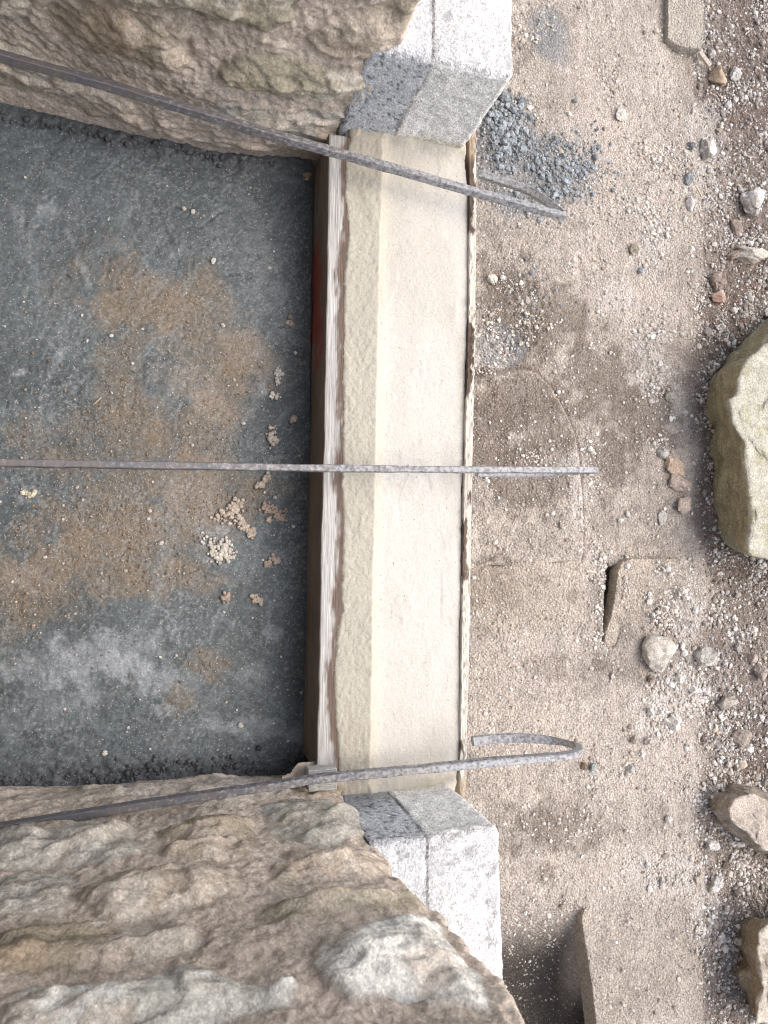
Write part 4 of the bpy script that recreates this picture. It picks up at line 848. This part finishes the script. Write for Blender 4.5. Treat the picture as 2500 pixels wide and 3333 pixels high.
rad = np.where(r.uniform(0, 1, n) < .25*np.clip(coarse, 0, 1), np.minimum(rad*1.9, .010), rad)
gm = np.exp(-((a-1640)/110)**2-((b-470)/170)**2)+np.exp(-((a-1820)/120)**2-((b-580)/130)**2)+.5*np.exp(-((a-1740)/120)**2-((b-900)/150)**2)
pal = np.array([(.60, .57, .53), (.50, .455, .405), (.38, .33, .285), (.63, .61, .57), (.27, .225, .185), (.50, .43, .35)]); pi = r.choice(6, n, p=[.28, .28, .15, .15, .07, .07])
cols = pal[pi]*r.uniform(.8, 1.15, (n, 1)); g2 = r.uniform(0, 1, n) < np.clip(gm*1.1, 0, .9); cols[g2] = np.array([.26, .28, .29])*r.uniform(.7, 1.3, (g2.sum(), 1))
dkp = (a > 2290) & (r.uniform(0, 1, n) < .4); cols[dkp] *= .55
scatter('gravel', a, b, rad, cols, W, 'loose gravel and grit scattered over the dusty ground', 'gravel', seed=8)
# coarse grey mortar balls by the far jamb: larger, rounder
n = 560; r = np.random.default_rng(78); a = np.concatenate([r.normal(1618, 38, n//2), r.normal(1815, 75, n-n//2)]); b = np.concatenate([r.normal(430, 75, n//2), r.normal(555, 65, n-n//2)]); k = a > 1560; a, b = a[k], b[k]; n = len(a)
W = np.array([un(x, y, GZ) for x, y in zip(a, b)]); hh, _, _ = ground_h(W[:, 0], W[:, 1]); W[:, 2] = GZ+hh+.002
rad = np.clip(r.lognormal(math.log(.0036), .5, n), .0018, .010)*np.where(a > 1700, .75, 1)
scatter('mortar_crumbs', a, b, rad, np.array([.26, .285, .30])*r.uniform(.7, 1.35, (n, 1)), W, 'blue grey balled up mortar crumbs heaped beside the far jamb', 'mortar crumbs', IV1, IF1, .85, seed=9, mat='rock')

# grit on the inner floor
def fd(px, py):
    d = .03+np.zeros_like(px)
    for (a, b, rx, ry, ro, k) in brown: d = np.maximum(d, (.8 if b > 1100 else .3)*k*np.exp(-(((px-a)/rx)**2+((py-b)/ry)**2)))
    return d*(py > 560)*(px < 985)*(py < 2480)
r = np.random.default_rng(79); n = 9000; a, b = sample(n, fd, -20, 985, 560, 2480, r); rad = np.clip(r.lognormal(math.log(.0007), .45, n), .0004, .0026)
pal = np.array([(.24, .185, .14), (.32, .26, .20), (.17, .13, .10), (.42, .37, .30)]); cols = pal[r.choice(4, n, p=[.4, .25, .25, .1])]
scatter('grit', a, b, rad, cols, FL+.0006, 'brown sandy grit strewn over the grey cement floor', 'grit', seed=10)
n = 190; a = r.uniform(0, 985, n); b = r.uniform(520, 2480, n)**1.0; hi_ = r.uniform(0, 1, n) < .35; a = np.where(hi_, r.normal(880, 60, n), a); k = a < 990; a, b = a[k], b[k]; n = len(a); rad = np.clip(r.lognormal(math.log(.0013), .5, n), .0007, .0042)
scatter('mortar_chips', a, b, rad, np.array([.55, .53, .49])*r.uniform(.7, 1.1, (n, 1)), FL+.001, 'small white mortar chips sprinkled over the grey cement floor', 'mortar chips', IV1, IF1, .6, seed=12)
# clumpy mortar lumps on the floor: each one its own thing
def lump(cx, cy, wpx, hpx, label, seed, n=60, colr=(.42, .36, .30), name='mortar_lump', rr=(.0009, .0040), line=None):
    r = np.random.default_rng(seed); s = (H-FL)/F
    if line is None: X_ = np.array([un(cx+q[0]*wpx/2.6, cy+q[1]*hpx/2.6, FL)[:2] for q in r.normal(size=(n, 2))*.75])
    else:
        L = np.array(line, float); t = r.uniform(0, len(L)-1, n); i = t.astype(int); f = (t-i)[:, None]; q = L[i]*(1-f)+L[np.minimum(i+1, len(L)-1)]*f+r.normal(size=(n, 2))*wpx; X_ = np.array([un(u, v, FL)[:2] for u, v in q])
    V = []; Fq = []; C = []
    for k, (x, y) in enumerate(X_):
        rd = r.uniform(*rr); v = IV1*rd*r.uniform(.75, 1.2, (len(IV1), 1)); v[:, 2] *= .8; V.append(v+np.array([x, y, FL+rd*.5+.001])); Fq.append(IF1+k*len(IV1)); C.append(np.tile(np.array(colr)*r.uniform(.8, 1.2), (len(IV1), 1)))
    return tag(link(name, np.concatenate(V), np.concatenate(Fq), M['grit'], col=np.concatenate(C)), label, 'mortar', 'dropped mortar lumps on the grey floor')
lump(790, 1690, 9, 0, 'knobbly curved ridge of dropped pinkish mortar on the grey floor', 1101, 170, (.46, .40, .34), line=[(705, 1690), (745, 1665), (770, 1640), (775, 1680), (795, 1715), (815, 1735)])
lump(700, 1780, 11, 0, 'crusty pale mortar splat just below the knobbly ridge', 1102, 170, (.52, .49, .44), line=[(672, 1750), (690, 1790), (715, 1815), (740, 1800), (735, 1760), (720, 1790), (755, 1815)], rr=(.0012, .0034))
lump(868, 1655, 34, 30, 'left of two round mortar lumps beside the curved ridge', 1103, 45, (.38, .31, .26))
lump(908, 1676, 42, 34, 'right of two round mortar lumps beside the curved ridge', 1104, 55, (.36, .29, .24))
lump(877, 1694, 16, 16, 'tiny mortar crumb under the two round mortar lumps', 1105, 14)
lump(822, 1735, 18, 26, 'small mortar crumb at the tail of the curved ridge', 1106, 22)
lump(898, 1825, 22, 24, 'mortar crumb near the form board, upper of a loose pair', 1107, 22)
lump(870, 1838, 18, 16, 'mortar crumb near the form board, lower of a loose pair', 1108, 16)
lump(737, 1945, 28, 30, 'brownish mortar lump with dark shadow under the pale splat', 1109, 34, (.35, .29, .24))
lump(833, 1950, 26, 26, 'pale round mortar lump right of the brownish one', 1110, 30)
lump(886, 1420, 24, 52, 'tall pale mortar clump above the middle clamp near the form board', 1111, 50, (.44, .40, .35))
lump(848, 1575, 20, 26, 'mortar clump just under the middle clamp bar', 1112, 26)
lump(868, 1558, 20, 18, 'mortar crumb touching the middle clamp bar', 1113, 18)
lump(904, 1220, 22, 46, 'white flaky mortar clump right of the brown dust patch', 1114, 34, (.56, .54, .50))
lump(890, 1290, 24, 16, 'white mortar flake below the white flaky clump', 1115, 18, (.60, .58, .54))
lump(945, 1055, 20, 22, 'tan mortar crumb in the shade beside the red painted board', 1116, 20)
lump(953, 1365, 16, 22, 'tan mortar crumb in the shade above the middle clamp', 1117, 16)
lump(100, 1610, 34, 20, 'pale yellowish mortar lump alone near the left edge', 1118, 34, (.52, .48, .38))
lump(1000, 575, 22, 22, 'tan mortar crumb in the dark corner at the top end of the board', 1119, 18, (.40, .33, .22))
lump(605, 480, 24, 34, 'dark grey cement lump at the broken floor edge under the upper reveal', 1120, 30, (.10, .105, .11), name='cement_lump')
# ragged fresh cement crumbs along the lower reveal
r = np.random.default_rng(80); n = 420; a = r.uniform(0, 990, n); b = np.interp(a, [0, 200, 400, 600, 800, 1000], [2545, 2545, 2522, 2490, 2498, 2478])+r.normal(0, 16, n)
rad = np.clip(r.lognormal(math.log(.0016), .5, n), .0008, .0048)
scatter('cement_crumbs', a, b, rad, np.array([.09, .093, .097])*r.uniform(.7, 1.4, (n, 1)), FL+.003, 'dark wet cement crumbs along the foot of the nearest reveal', 'cement crumbs', IV1, IF1, .8, seed=13, smooth=True)
n = 110; a = r.uniform(0, 900, n); b = np.interp(a, [0, 400, 700, 1000], [375, 460, 515, 545])+r.normal(0, 9, n); rad = np.clip(r.lognormal(math.log(.002), .5, n), .001, .005)
scatter('cement_crumbs', a, b, rad, np.array([.09, .093, .097])*r.uniform(.7, 1.4, (n, 1)), FL+.003, 'dark cement crumbs along the foot of the upper reveal', 'cement crumbs', IV1, IF1, .8, seed=14, smooth=True)
